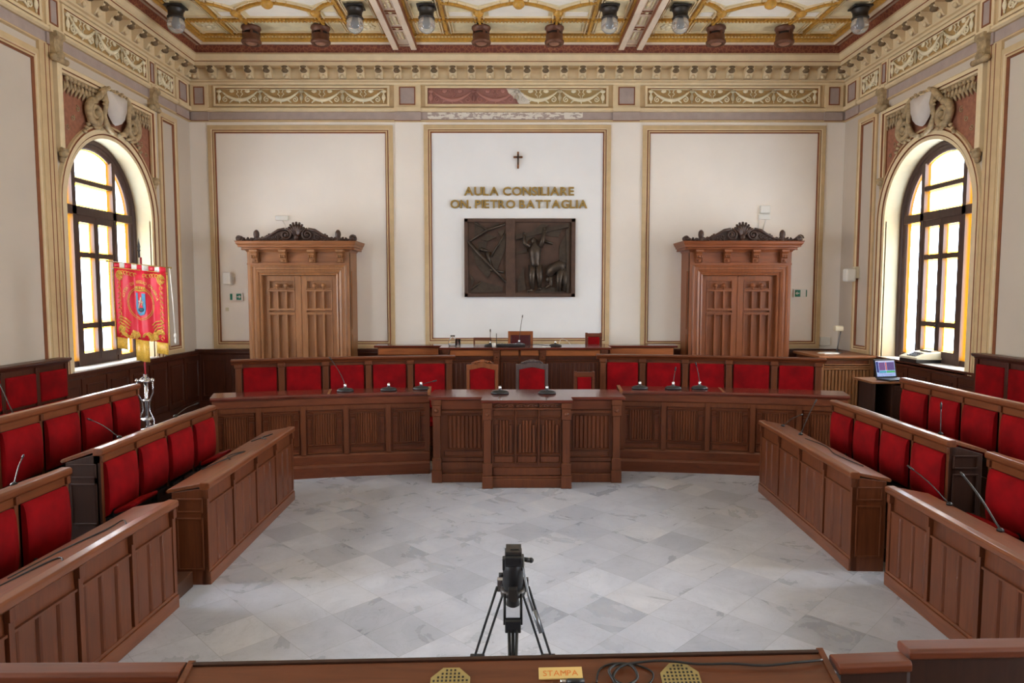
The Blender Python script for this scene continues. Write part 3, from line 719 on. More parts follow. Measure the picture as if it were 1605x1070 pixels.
# ================================================================ DOORS (deep oak draught lobbies with carved crests)
def door():
    t = struct('door_1')
    H, hw = 3.09, .955
    b = MB(); 
    for s in (-1, 1):
        b.box(min(s*hw, s*(hw-.05)), max(s*hw, s*(hw-.05)), 0, .6, .02, H)
        for z0, z1 in ((.5, 1.5), (1.6, 2.7)): b.box(min(s*hw, s*(hw+.012)), max(s*hw, s*(hw+.012)), .12, .48, z0, z1)
    b.build('lobby_side', WD_DOOR, t)
    b = MB()
    for s in (-1, 1):
        x = s*.88; b.box(x-.075, x+.075, -.03, .05, .02, H); b.box(x-.09, x+.09, -.045, .02, .02, .3)
    b.build('pilaster', WD_DOOR, t, bevel=.005)
    b = MB(); b.map = lambda x, y, z: (x, -y, z)
    b.sweep([(-.70, .02), (-.70, 2.62), (.70, 2.62), (.70, .02)], [(0, -.12), (0, .0), (.03, .012), (.04, .0), (.05, .0), (.06, .02), (.10, .035), (.11, .02), (.15, .025), (.16, .045), (.18, .05), (.2, .03), (.2, 0)])
    b.build('architrave', WD_DOOR, t)
    b = MB(); b.box(-hw, hw, .0, .05, 2.80, H); b.box(-hw-.0, hw, -.045, .02, 2.81, 2.845)
    for i in range(3):
        x = -.8+.533*i; b.map = None
        for (u0, u1, v0, v1) in ((x+.08, x+.455, 2.87, 2.885), (x+.08, x+.455, 3.035, 3.05), (x+.08, x+.095, 2.87, 3.05), (x+.44, x+.455, 2.87, 3.05)): b.box(u0, u1, -.015, .01, v0, v1)
    b.build('frieze_board', WD_DOORX, t)
    for i in range(4):
        x = -.8+.533*i; b = MB()
        b.extr([(0, 3.08), (-.14, 3.08), (-.145, 3.05), (-.11, 3.02), (-.12, 2.97), (-.08, 2.93), (-.07, 2.86), (-.03, 2.845), (0, 2.845)], x-.055, x+.055)
        b.box(x-.07, x+.07, -.15, 0, 3.055, 3.09)
        for q in range(3): b.ball((x-.035+.035*q, -.115, 2.965), (.02, .03, .03), 6)
        b.ball((x, -.08, 2.89), (.035, .03, .025), 8)
        b.build('bracket', WD_DOOR, t)
    b = MB(lambda x, y, z: (x, z, y))
    b.sweep([(hw, .6), (hw, -.03), (-hw, -.03), (-hw, .6)][::-1], [(.0, 3.05), (-.03, 3.09), (-.06, 3.10), (-.07, 3.13), (-.12, 3.14), (-.125, 3.17), (-.15, 3.20), (-.16, 3.235), (-.17, 3.25), (.3, 3.25)], False, caps=True)
    b.box(-hw-.1, hw+.1, 3.09, 3.245, -.05, .6)
    b.build('cornice', WD_DOORX, t)
    # carved crest: ogee pediment, volutes, shell, acorn finials
    b = MB(); top = []
    for i in range(41):
        u = -1+2*i/40; a = abs(u); h = .045+(.17*(.5+.5*math.cos(PI*max(0, a-.22)/.44)) if a < .66 else 0)+.012*math.cos(a*24)*(a > .6)
        top.append((u*1.05, 3.25+h))
    b.prism([(-1.05, 3.245)]+top+[(1.05, 3.245)], -.06, .0, 'y'); b.build('crest_board', WD_CARV, t)
    b = MB()
    for s in (-1, 1):
        b.tube(spiral(s*.20, 3.37, .105, 1.9, PI/2, s, -.09, 30), [.024-.012*i/30 for i in range(31)], 7); b.ball((s*.2, -.09, 3.37), .03, 8)
        b.tube([(s*.22, -.09, 3.475), (s*.34, -.09, 3.45), (s*.46, -.08, 3.38), (s*.58, -.07, 3.31), (s*.72, -.07, 3.285)], [.026, .028, .022, .018, .014], 7)
        for q in range(10):
            x = s*(.36+.07*q); r = .06-.0035*q
            b.tube(spiral(x, 3.29+.045*math.exp(-q*.35), r*.8, 1.3, q, s, -.07, 12), [.012]*13, 5); b.ball((x+.02, -.07, 3.275), (.03, .025, .02), 6)
        b.ball((s*1.05, -.10, 3.29), (.075, .06, .06), 10); b.tube(spiral(s*1.05, 3.30, .07, 1.5, 0, s, -.15, 14), .014, 5)
        b.ball((s*.52, -.06, 3.36), (.03, .03, .035), 6); b.ball((s*.56, -.06, 3.34), (.02, .02, .03), 6)
    for q in range(7):
        an = PI/2+(q-3)*.42; b.tube([(0, -.08, 3.32), (.09*math.cos(an), -.11, 3.42+.09*math.sin(an)*.9), (.14*math.cos(an), -.10, 3.44+.13*math.sin(an))], [.03, .032, .024], 6)
        b.ball((.145*math.cos(an), -.1, 3.45+.135*math.sin(an)), .026, 6)
    b.ball((0, -.1, 3.32), (.05, .05, .06), 8)
    for s in (-1, 1):
        for q in range(14): b.ball((s*(.3+.045*q), -.06, 3.27), (.018, .03, .018), 5)
    b.build('crest_carving', WD_CARV, t)
    for s in (-1, 1):
        b = MB(); b.lathe([(.05, 3.25), (.05, 3.28), (.03, 3.30), (.045, 3.32), (.055, 3.37), (.05, 3.42), (.025, 3.455), (0, 3.465)], (s*.76, -.05, 0), 12); b.build('finial', WD_CARV, t)
    # two leaves
    for s in (-1, 1):
        a, c = (-.70, -.008) if s < 0 else (.008, .70)
        b = MB(); b.box(a, c, .125, .16, .02, 2.62)
        def bar(x0, x1, z0, z1, h=.03): b.box(x0, x1, .1-h, .13, z0, z1)
        bar(a, a+.10, .02, 2.615, .02); bar(c-.10, c, .02, 2.615, .02); bar(a+.1, c-.1, 2.53, 2.615, .02); bar(a+.1, c-.1, .02, .25, .02)
        A, C = a+.10, c-.10; w = (C-A)/3
        for z0, z1 in ((2.325, 2.355), (1.955, 1.985), (1.89, 1.92)): bar(A, C, z0, z1, .035)
        for q in (1, 2):
            bar(A+q*w-.014, A+q*w+.014, .25, 1.90, .03); bar(A+q*w-.014, A+q*w+.014, 1.98, 2.34, .03)
        # bead frames
        for x0, x1, z0, z1 in ((A, C, 2.36, 2.53), (A, C, 1.98, 2.33), (A, C, .25, 1.89)):
            for (u0, u1, v0, v1) in ((x0, x1, z0, z0+.018), (x0, x1, z1-.018, z1), (x0, x0+.018, z0, z1), (x1-.018, x1, z0, z1)): bar(u0, u1, v0, v1, .028)
        lf = b.build('door_leaf', WD_DOOR, t, bevel=.004)
        for q in (1, 2):
            b = MB(); x = A+q*w; b.lathe([(.0, 0), (.04, 0), (.045, .012), (.03, .02), (.028, .028), (.012, .034), (0, .034)], seg=14)
            b.map = lambda X, Y, Z, x=x: (x+X, .075-Z, 2.43+Y); b.ball((0, -.055, .01), (.018, .03, .02), 6); b.build('roundel', WD_DOOR, lf, org=None)
    b = MB(); b.box(-.01, .01, .07, .1, .02, 2.6); b.build('meeting_strip', WD_DOOR, t)
    return t
d1 = door(); d2 = copy_tree(d1); d2.name = 'door_2'
def recolour_door(o):  # swaps the door oak for its darker, redder version
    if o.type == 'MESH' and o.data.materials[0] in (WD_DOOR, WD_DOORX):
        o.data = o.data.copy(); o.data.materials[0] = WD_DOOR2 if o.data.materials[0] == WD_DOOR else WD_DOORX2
    for c in o.children: recolour_door(c)
recolour_door(d2)
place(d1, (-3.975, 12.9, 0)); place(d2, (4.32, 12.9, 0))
# ================================================================ ON THE BACK WALL
def wbox(name, label, cat, x0, x1, z0, z1, d, mat, bevel=.008):
    b = MB(mapB); b.box(x0, x1, 0, d, z0, z1); o = b.build(name, mat, bevel=bevel); return tag(o, label, cat)
# crucifix
t = thing('crucifix', 'small dark wooden crucifix hanging above the gilt lettering', 'crucifix', (.149, YB, 4.72))
b = MB(mapB); b.box(.132, .166, .004, .03, 4.70, 5.02); b.box(.06, .238, .004, .03, 4.90, 4.937); b.build('cross', WD_DOORX, t, bevel=.003)
b = MB(mapB); b.tube([(.149, .045, 4.95), (.149, .05, 4.86), (.149, .045, 4.76)], [.012, .016, .008], 6); b.ball((.149, .05, 4.965), .014, 6)
for s in (-1, 1): b.tube([(.149, .045, 4.915), (.149+s*.07, .04, 4.925)], .007, 5)
b.build('figure', BRONZE, t)
# lettering: every letter is cut from the built-in sans face
def text_mesh(ch, size, ext, off):
    c = bpy.data.curves.new('letters', 'FONT'); c.body = ch; c.size = size; c.extrude = ext; c.offset = off; c.resolution_u = 4
    o = bpy.data.objects.new('tmp', c); col.objects.link(o); dg = bpy.context.evaluated_depsgraph_get(); dg.update()
    me = bpy.data.meshes.new_from_object(o.evaluated_get(dg)); bpy.data.objects.remove(o); return me
def letters(s, x0, x1, z, h, parent, mat, y, wide=True, name='letter', rot=None, dep=.014, bold=.17):
    size = h/.73; gap = .1*h; glyphs = []; tot = 0
    for ch in s:
        if ch == ' ': glyphs.append((None, .36*h, 0)); tot += .36*h; continue
        me = text_mesh(ch, size, dep, bold*.2*h); xs = [v.co.x for v in me.vertices]; w = max(xs)-min(xs)
        glyphs.append((me, w, min(xs))); tot += w+gap
    tot -= gap; k = (x1-x0)/tot; x = x0
    for me, w, mn in glyphs:
        if me is None: x += w*k; continue
        me.materials.clear(); me.materials.append(mat)
        for v in me.vertices:
            u, vv, d = (v.co.x-mn)*k+x, v.co.y+z, v.co.z
            p = rot(u, vv, d+dep) if rot else (u, y-d-dep, vv)
            v.co = Vector(p)-ORG[parent.name]
        o = bpy.data.objects.new(name, me); col.objects.link(o); o.parent = parent; ORG[o.name] = ORG[parent.name]; x += (w+gap)*k
t = thing('wall_lettering', 'upper line of raised gilt letters AULA CONSILIARE on white wall', 'lettering', (.17, YB, 4.19), 'gilt wall lettering')
letters('AULA CONSILIARE', -.90, 1.24, 4.185, .165, t, GILT, YB-.012)
t = thing('wall_lettering', 'lower line of raised gilt letters ON. PIETRO BATTAGLIA, above bronze relief', 'lettering', (.17, YB, 3.94), 'gilt wall lettering')
letters('ON. PIETRO BATTAGLIA', -1.17, 1.50, 3.94, .16, t, GILT, YB-.012)
# bronze relief
t = thing('bronze_relief', 'large dark bronze relief with standing and bending workers, on white wall', 'relief', (.186, YB, 2.2))
X0, X1, Z0, Z1 = -.90, 1.272, 2.21, 3.735
b = MB(mapB); b.box(X0, X1, 0, .02, Z0, Z1)
for a, c, p, q in ((X0, X0+.07, Z0, Z1), (X1-.08, X1, Z0, Z1), (X0, X1, Z0, Z0+.07), (X0, X1, Z1-.07, Z1)): b.box(a, c, 0, .07, p, q)
b.box(-.09, .09, 0, .085, Z0, Z1); b.build('frame', BRONZEF, t, bevel=.006)
S = 2.172/716.; gx = lambda px: X0+(px-195)*S; gz = lambda py: Z1-(py-505)*S   # relief drawn on its own sheet
def R_(pts, r, seg=8, y=.04): b.tube([(gx(p[0]), (p[2] if len(p) > 2 else y)*1.45, gz(p[1])) for p in pts], [q*S for q in r] if isinstance(r, (list, tuple)) else r*S, seg)
def slab(pts, y0, y1): b.prism([(gx(p[0]), gz(p[1])) for p in pts], y0, y1*1.1, 'y')
b = MB(mapB)
for pts, y in (([(260, 530), (340, 578), (262, 640)], .05), ([(345, 575), (410, 535), (432, 560), (350, 585)], .06), ([(300, 640), (340, 600), (400, 625), (345, 650)], .07), ([(228, 650), (250, 700), (340, 800), (300, 720)], .045),
               ([(460, 590), (362, 760), (400, 850), (458, 700)], .06), ([(240, 690), (300, 720), (372, 830), (345, 890), (270, 800)], .05), ([(235, 960), (300, 905), (440, 945), (440, 975), (240, 980)], .055), ([(410, 590), (455, 575), (440, 640)], .07),
               ([(280, 655), (345, 650), (330, 700), (290, 705)], .045), ([(232, 860), (260, 900), (240, 940)], .05)): slab(pts, .02, y)
R_([(225, 655), (330, 775), (460, 915)], [10, 12, 8], 7, .07); R_([(220, 660), (340, 580), (460, 540)], [7, 9, 7], 6, .06); R_([(262, 530), (345, 580)], 6, 6, .06)
R_([(345, 720), (350, 760), (372, 830)], [18, 12, 8]); R_([(455, 600), (370, 750)], 6, 6, .07); R_([(300, 910), (240, 960)], 6); R_([(360, 830), (450, 850)], [12, 8]); R_([(300, 700), (345, 715)], [14, 10])
b.build('left_panel_carving', BRONZE, t)
b = MB(mapB)
slab([(525, 610), (865, 535), (868, 560), (525, 640)], .03, .09); slab([(560, 640), (690, 540), (740, 545), (600, 650)], .02, .06); slab([(700, 590), (830, 570), (800, 625), (700, 610)], .02, .05)
slab([(868, 560), (868, 970), (850, 970), (805, 800), (808, 680)], .02, .06); slab([(850, 580), (868, 560), (868, 980), (855, 980)], .02, .085); slab([(540, 900), (575, 810), (590, 960), (540, 975)], .02, .05)
slab([(660, 960), (740, 935), (800, 960), (845, 975), (650, 980)], .02, .05); slab([(530, 720), (600, 700), (600, 720), (530, 735)], .02, .05); R_([(700, 645), (765, 665)], [12, 8])
b.build('right_panel_carving', BRONZE, t)
b = MB(mapB)   # standing worker: one figure seen from the back, arms raised to the beam
R_([(648, 640), (648, 668), (650, 700), (650, 750), (652, 790), (652, 812)], [15, 16, 42, 36, 28, 36], 12, .07); b.ball((gx(642), .095, gz(650)), (20*S, 18*S, 24*S), 10)
R_([(615, 690), (582, 665), (580, 610)], [17, 13, 9], 8, .09); R_([(685, 690), (700, 640), (708, 578)], [18, 14, 9], 8, .09); b.ball((gx(580), .1, gz(603)), 11*S, 8); b.ball((gx(709), .1, gz(574)), 11*S, 8)
R_([(634, 805), (630, 880), (632, 960)], [26, 21, 13], 8, .075); R_([(672, 805), (680, 880), (678, 950)], [26, 20, 12], 8, .075); R_([(632, 962), (600, 972)], [12, 9], 6, .08); R_([(678, 950), (690, 962)], [12, 9], 6, .08)
b.build('standing_worker', BRONZE, t)
b = MB(mapB)   # bending worker
R_([(735, 870), (765, 825), (810, 808), (835, 822)], [26, 34, 38, 30], 10, .075); b.ball((gx(738), .09, gz(895)), (20*S, 18*S, 22*S), 10)
R_([(815, 830), (805, 900), (802, 975)], [28, 20, 13], 8, .08); R_([(835, 830), (842, 900), (835, 970)], [22, 17, 11], 8, .06); R_([(750, 870), (752, 930), (720, 950)], [14, 11, 8], 7, .08)
b.build('bending_worker', BRONZE, t)
# small fittings
def exit_sign(x0, x1, z0, z1, arrow_left, label):
    t = thing('exit_sign', label, 'sign', ((x0+x1)/2, YB-.02, z0), 'exit signs beside the doors')
    b = MB(mapB); b.box(x0, x1, .02, .045, z0, z1); b.build('plate', WHITEP, t)
    b = MB(mapB); w = (x1-x0)
    a, c = (x0+.02, x0+w*.5) if arrow_left else (x0+w*.5, x1-.03)
    b.box(a, c, .045, .048, z0+.015, z1-.015)
    e = (x1-.02, x1) if arrow_left else (x0, x0+.045); b.box(e[0], e[1], .045, .048, z0+.015, z1-.015); b.build('green_field', GREEN, t)
    b = MB(mapB); m = (a+c)/2; zm = (z0+z1)/2; s = -1 if arrow_left else 1
    b.box(m-.035, m+.035, .048, .051, zm-.009, zm+.009); b.prism([(m+s*.045, zm), (m+s*.005, zm+.035), (m+s*.005, zm-.035)], .048, .051, 'y'); b.build('arrow', WHITEP, t)
exit_sign(-5.507, -5.26, 2.137, 2.287, False, 'white and green exit sign on wall beside the banner side door')
exit_sign(5.578, 5.835, 2.20, 2.363, True, 'white and green exit sign on wall beside the laptop side door')
t = thing('wall_speaker', 'small white loudspeaker on wall between banner and door', 'speaker', (-5.52, YB, 2.45), 'white wall loudspeakers')
b = MB(mapB); b.prism([(-5.62, .05), (-5.46, .10), (-5.43, .0), (-5.58, .0)], 2.45, 2.69, 'z') if False else b.box(-5.61, -5.45, .03, .15, 2.45, 2.69); b.build('cabinet', WHITEP, t, bevel=.02)
b = MB(mapB); b.box(-5.47, -5.42, 0, .05, 2.53, 2.61); b.build('bracket', WHITEP, t)
t = thing('wall_speaker', 'small white loudspeaker on pale wall strip beside the laptop side window', 'speaker', (XR, 12.8, 2.5), 'white wall loudspeakers')
b = MB(); b.box(6.24, 6.43, 12.72, 12.88, 2.5, 2.74); b.build('cabinet', WHITEP, t, bevel=.03)
b = MB(); b.box(6.42, 6.5, 12.76, 12.84, 2.56, 2.78); b.build('bracket', BEIGEP, t)
wbox('switch_plate', 'tiny pale switch plate under the exit sign, banner side', 'switch', -5.62, -5.56, 1.93, 2.0, .012, BEIGEP, .003)
wbox('emergency_light', 'slim white emergency light above the banner side door crest', 'light', -4.578, -4.331, 3.70, 3.79, .06, WHITEP)
wbox('emergency_light', 'slim white emergency light above the laptop side door crest', 'light', 4.847, 5.075, 3.72, 3.815, .06, WHITEP)
wbox('alarm_siren', 'square white alarm box above the slim light, laptop side door', 'alarm', 4.87, 5.07, 3.835, 3.99, .07, WHITEP, .02)
b = MB(mapB); b.tube([(-4.45, .02, 3.7), (-4.40, .02, 3.6), (-4.36, .02, 3.45)], .006, 5); tag(b.build('cable', CABLEW), 'thin white cable below the slim light, banner side door', 'cable')
b = MB(mapB); b.tube([(4.86, .02, 3.73), (4.85, .02, 3.5)], .006, 5); b.tube([(5.0, .02, 3.73), (4.94, .02, 3.5)], .006, 5); tag(b.build('cable', CABLEW), 'pair of thin white cables below the slim light, laptop side door', 'cable')
wbox('junction_box', 'white square box on wall corner above the reeded cabinet', 'box', 6.13, 6.33, 1.25, 1.42, .05, WHITEP)
# desk lamp on the cabinet
# ================================================================ FURNITURE HELPERS
def bend(cx, apex, R): return lambda x, y, z: (cx+(R-y)*math.sin(x/R), apex-R+(R-y)*math.cos(x/R), z)
def gooseneck(name, label, x, y, z, tip, peg=True, base=.085, group='gooseneck microphones', bl=1):
    """a microphone: flat round base, silver peg, thin bent stem, small head"""
    t = thing(name, label, 'microphone', (x, y, z), group)
    b = MB(); b.lathe([(base, 0), (base, .014), (base*.8, .032), (base*.3, .042), (0, .042)], (x, y, z), 20); b.map = lambda X, Y, Z: (x+(X-x)*1.25, Y, Z); b.build('base', BLACK, t)
    if peg:
        b = MB(); b.lathe([(.02, .035), (.018, .085), (.01, .095), (0, .095)], (x, y, z), 12); b.build('collar', SILVER, t)
    if tip:
        dx, dy, dz = tip; pts = [(x+dx*q**1.5, y+dy*q**1.5, z+.05+(dz-.05)*q) for q in (0, .2, .4, .6, .8, 1)]
        b = MB(); b.tube(pts, .0048, 6); b.build('stem', DARKM, t)
        e = Vector(pts[-1]); d = (e-Vector(pts[-2])).normalized(); b = MB(); b.tube([e-d*.01, e+d*.03, e+d*.045], [.009, .010, .006], 8); b.build('head', BLACK, t)
    return t
def reeded(b, x0, x1, z0, z1, y, n, dep=.012):
    """upright reeds side by side on a face looking to +y"""
    w = (x1-x0)/n
    for i in range(n):
        a = x0+i*w; b.extr2(a+.06*w, a+.94*w, y, dep, z0, z1)
def _extr2(s, x0, x1, y, d, z0, z1):
    m = (x1-x0)*.22; P = [(x0, y), (x0+m, y+d), (x1-m, y+d), (x1, y)]
    return s.prism(P, z0, z1, 'z')
MB.extr2 = _extr2
def framed(b, x0, x1, z0, z1, y, w=.016, d=.014):
    b.sweep(rect(x0, x1, z0, z1), [(0, y), (0, y+d), (w*.5, y+d), (w, y)], True)
def pilaster(b, x, z1, y, w=.10, d=.045):
    b.box(x-w*.62, x+w*.62, y-.02, y+d+.02, 0, .15, ch=.006); b.box(x-w*.55, x+w*.55, y-.02, y+d+.01, .15, .30, ch=.006)
    b.box(x-w*.42, x+w*.42, y-.02, y+d, .30, z1-.13); b.box(x-w*.52, x+w*.52, y-.02, y+d+.012, z1-.20, z1-.06, ch=.008); b.box(x-w*.6, x+w*.6, y-.02, y+d+.02, z1-.06, z1)
    b.ball((x, y+d+.012, z1-.13), (.026, .014, .026), 8)
# ---- central desk
t = thing('central_desk', 'wide projecting oak desk in the middle of the hall front, two microphones', 'desk', (.2, 8.3, 0))
ZT = 1.045
fmM = lambda x, y, z: (x, 7.93-y, z)
fmW = lambda x, y, z: (x, 8.17-y, z)
b = MB(); P_ = [(-.99, 8.80), (-.99, 8.13), (-.345, 8.13), (-.345, 7.885), (.735, 7.885), (.735, 8.13), (1.385, 8.13), (1.385, 8.80)]
b.prism(P_, ZT-.035, ZT, 'z'); b.build('desk_top', WD_T, t, bevel=.008)
b = MB(); P2 = [(-.94, 8.74), (-.94, 8.18), (-.30, 8.18), (-.30, 7.95), (.69, 7.95), (.69, 8.18), (1.33, 8.18), (1.33, 8.74)]
b.prism(P2, .0, ZT-.035, 'z'); b.build('carcass', WD_Z, t)
b = MB(fmM)
for x in (-.27, .655): pilaster(b, x, ZT-.035, .0)
b.box(-.22, .61, -.03, .03, 0, .11, ch=.008); b.box(-.22, .61, -.03, .015, .11, .14); b.box(-.2, .59, -.03, .012, .15, .235); b.build('front_pilaster', WD_Z, t, bevel=.003)
b = MB(fmM)
for i in range(3):
    a = -.205+i*.272; c = a+.252
    framed(b, a, c, .29, .385, -.02, .014, .02); b.box(a+.02, c-.02, -.02, .0, .305, .37)
    framed(b, a, c, .395, .82, -.02, .014, .02); b.box(a+.035, a+.055, -.02, .012, .42, .75); b.box(c-.055, c-.035, -.02, .012, .42, .75)
    reeded(b, a+.065, c-.065, .42, .80, -.02, 3, .014); b.box(a-.012, a-.002, -.02, .02, .27, .95)
    framed(b, a, c, .84, .93, -.02, .012, .015)
b.box(-.21, .60, -.02, .015, .93, .95); b.build('front_panelling', WD_Z, t)
b = MB(fmM)
for i in range(3):
    a = -.205+i*.272; c = a+.252; b.box(a, c, -.02, .005, .955, 1.005)
    for s in (0, 1):
        x = a+.063+.126*s; b.tube([(x-.055, .012, .965), (x-.02, .016, .992), (x+.02, .016, .992), (x+.055, .012, .965)], .008, 6); b.ball((x, .014, .975), (.014, .01, .01), 6)
b.build('carved_frieze', WD_Z, t)
for s in (-1, 1):
    x0, x1 = (-.94, -.30) if s < 0 else (.69, 1.33); b = MB(fmW); xo = x0+.05 if s < 0 else x1-.05
    pilaster(b, xo, ZT-.035, .0, .1, .035)
    a, c = (x0+.11, x1-.01) if s < 0 else (x0+.01, x1-.11)
    b.box(a, c, -.02, .03, 0, .105, ch=.006); b.box(a, c, -.02, .012, .16, .245); b.box(a, c, -.02, .008, .26, .30)
    framed(b, a+.02, c-.02, .31, .385, -.01, .012, .014)
    framed(b, a+.06, c-.02, .40, .83, -.01, .014, .018); reeded(b, a+.08, c-.04, .42, .81, -.01, 8, .012); b.box(a, c, -.02, .02, .85, .875)
    b.build('wing_panelling', WD_Z, t)
    b = MB(fmW); b.box(a, c, -.02, .014, .89, 1.005, ch=.006); b.build('wing_frieze_board', WD_ORA if False else WD_X, t)
# ---- curved desks
def curved_desk(cx, apex, R, u0, u1, label, top_label):
    fm = bend(cx, apex, R); sg = 1 if (u0+u1) > 0 else -1
    t = thing('curved_desk', label, 'desk', fm((u0+u1)/2, 0, 0), 'curved desks'); n = 14
    b = MB(fm); b.extr([(.04, ZT), (.045, ZT-.02), (.035, ZT-.045), (-.40, ZT-.045), (-.40, ZT)], u0-.02, u1+.02, n); b.build('desk_top', WD_T, t)
    b = MB(fm); b.box(u0, u1, -.34, -.01, .0, ZT-.04, n); b.build('carcass', WD_X, t)
    b = MB(fm); b.extr([(-.01, .0), (.05, .0), (.05, .13), (.035, .16), (.02, .165), (.02, .26), (.0, .285), (-.01, .285)], u0, u1, n); b.build('plinth', WD_X, t)
    b = MB(fm); b.extr([(-.01, ZT-.15), (.012, ZT-.15), (.025, ZT-.13), (.02, ZT-.05), (-.01, ZT-.045)], u0, u1, n); b.build('frieze_board', WD_X, t)
    b = MB(fm); q = 5; w = (u1-u0)/q
    for i in range(q):
        a = u0+i*w; c = a+w
        for x in ((a,) if i else (a+.03,)): b.box(x-.03, x+.03, -.01, .022, .285, ZT-.15)
        if i == q-1: b.box(c-.06, c, -.01, .022, .285, ZT-.15)
        b.box(a+.03, c-.03, -.01, .012, ZT-.20, ZT-.15); framed(b, a+.05, c-.05, .81, .845, -.01, .008, .014)
        framed(b, a+.05, c-.05, .30, .38, -.01, .012, .018)
        framed(b, a+.05, a+.115, .40, .73, -.01, .01, .016); framed(b, c-.115, c-.05, .40, .73, -.01, .01, .016)
        framed(b, a+.05, a+.115, .745, .79, -.01, .008, .014); framed(b, c-.115, c-.05, .745, .79, -.01, .008, .014)
        framed(b, a+.125, c-.125, .40, .80, -.01, .012, .018); reeded(b, a+.14, c-.14, .41, .79, -.01, 8, .008)
    b.build('front_panelling', WD_Z, t)
    b = MB(fm); uj = u0+(u1-u0)*(.52 if sg < 0 else .47); b.box(uj-.015, uj+.015, -.40, .045, ZT, ZT+.002); b.build('top_joint_strip', WD_DOORX, t); b = MB(fm)
    xe = u1 if sg < 0 else u0
    b.box(xe-.02, xe+.02, -.40, .045, ZT-.04, ZT+.012); b.build('end_lip', WD_DOORX, t)
    b = MB(fm); xo = u0 if sg < 0 else u1
    b.box(xo-.012, xo+.012, -.34, 0, .1, ZT-.1); b.build('end_panel', WD_Z, t)
    return t
curved_desk(.2, 8.66, 12.5, -3.82, -1.232, 'long curved reeded oak desk, banner side, with bare polished end', '')
curved_desk(.24, 8.76, 15.0, 1.18, 3.92, 'long curved reeded oak desk, laptop side, with bare polished end', '')
# ---- low dais and president's stage (floor boards behind the desks)
b = MB(bend(.22, 8.70, 13.5)); b.box(-4.1, 4.15, -2.4, -.57, .0, .15, 24); tag(b.build('low_dais', WD_FLOOR), 'low curved wooden dais behind the curved desks', 'platform')
b = MB(); b.box(-2.9, 3.3, 11.35, YB-.08, 0, .40); b.box(-2.8, 3.2, 11.15, 11.35, 0, .27); tag(b.build('president_dais', WD_FLOOR), 'raised wooden stage under the president desk by the back wall', 'platform')
# ---- curved benches with red backs
def curved_bench(cx, apex, R, u0, u1, label):
    fm = bend(cx, apex, R); t = thing('curved_bench', label, 'bench', fm((u0+u1)/2, 0, .15), 'curved benches'); n = 14; zt = 1.385
    b = MB(fm); b.extr([(.05, zt), (.06, zt-.015), (.05, zt-.035), (.03, zt-.045), (.02, zt-.07), (-.08, zt-.07), (-.08, zt)], u0-.06, u1+.06, n); b.build('top_rail', WD_X, t)
    b = MB(fm); b.box(u0, u1, -.07, -.02, .16, zt-.06, n); b.build('back_board', WD_X, t)
    b = MB(fm); b.box(u0, u1, -.02, .42, .16, .42, n); b.build('seat_box', WD_X, t)
    q = 5; w = (u1-u0)/q
    for i in range(q+1):
        x = u0+i*w; x = min(max(x, u0+.035), u1-.035); b = MB(fm); b.box(x-.04, x+.04, -.02, .03, .42, zt-.06); b.box(x-.05, x+.05, -.02, .045, zt-.12, zt-.06, ch=.01); b.build('stile', WD_Z, t, bevel=.004)
    for i in range(q):
        a, c = u0+i*w+.065, u0+(i+1)*w-.065
        if i == 0: a += .03
        if i == q-1: c -= .03
        b = MB(fm); b.box(a, c, -.02, .03, .62, zt-.115, 4); b.build('back_cushion', VELVET, t, bevel=.018)
        b = MB(fm); b.box(a, c, .03, .40, .42, .50, 4); b.build('seat_cushion', VELVET, t, bevel=.02)
    for x in (u0-.01, u1+.01):
        b = MB(fm); b.box(x-.03, x+.03, -.02, .40, .16, .78); b.extr([(-.02, .80), (.38, .80), (.46, .82), (.47, .86), (.42, .88), (.36, .845), (-.02, .86)], x-.045, x+.045); b.build('armrest', WD_X, t, bevel=.005)
    return t
curved_bench(.2, 9.93, 12.0, -4.02, -1.06, 'curved oak bench with five red velvet backs, banner side')
curved_bench(.24, 10.12, 12.5, 1.10, 4.16, 'curved oak bench with five red velvet backs, laptop side')
# ---- president's desk
t = thing('president_desk', 'long oak desk on stage below the bronze relief, with black equipment', 'desk', (.26, 12.1, .4))
fp = lambda x, y, z: (x, 11.85-y, z); fq = lambda x, y, z: (x, 12.30-y, z); zt = 1.345
b = MB(); b.prism([(-1.24, 11.80), (-.30, 11.80), (-.30, 11.76), (.62, 11.76), (.62, 11.80), (1.76, 11.80), (1.76, 12.26), (3.02, 12.26), (3.02, 12.62), (-2.46, 12.62), (-2.46, 12.26), (-1.24, 12.26)], zt-.04, zt, 'z'); b.build('desk_top', WD_T, t, bevel=.008)
b = MB(); b.box(-1.18, 1.70, 11.86, 11.92, .4, zt-.04); b.box(-1.18, -1.12, 11.9, 12.4, .4, zt-.04); b.box(1.64, 1.70, 11.9, 12.4, .4, zt-.04); b.box(-2.4, -1.12, 12.31, 12.36, .4, zt-.04); b.box(1.64, 2.96, 12.31, 12.36, .4, zt-.04); b.build('carcass', WD_Z, t)
b = MB(fp); b.map = lambda x, y, z: (x, 11.85-y, z*(zt-.44)+.4)
for x in (-1.12, -.24, .56, 1.63): pilaster(b, x, 1.0, .0, .1, .03)
b.box(-1.15, 1.66, -.02, .02, 0, .1)
b.build('pilaster', WD_Z, t, bevel=.003)
b = MB(fp); b.box(-1.05, -.3, -.01, .02, zt-.15, zt-.05, ch=.006); b.box(-.17, .14, -.01, .03, zt-.14, zt-.05); b.box(.18, .49, -.01, .03, zt-.14, zt-.05); b.box(.62, 1.56, -.01, .02, zt-.15, zt-.05, ch=.006); b.build('frieze_board', WD_ORA, t)
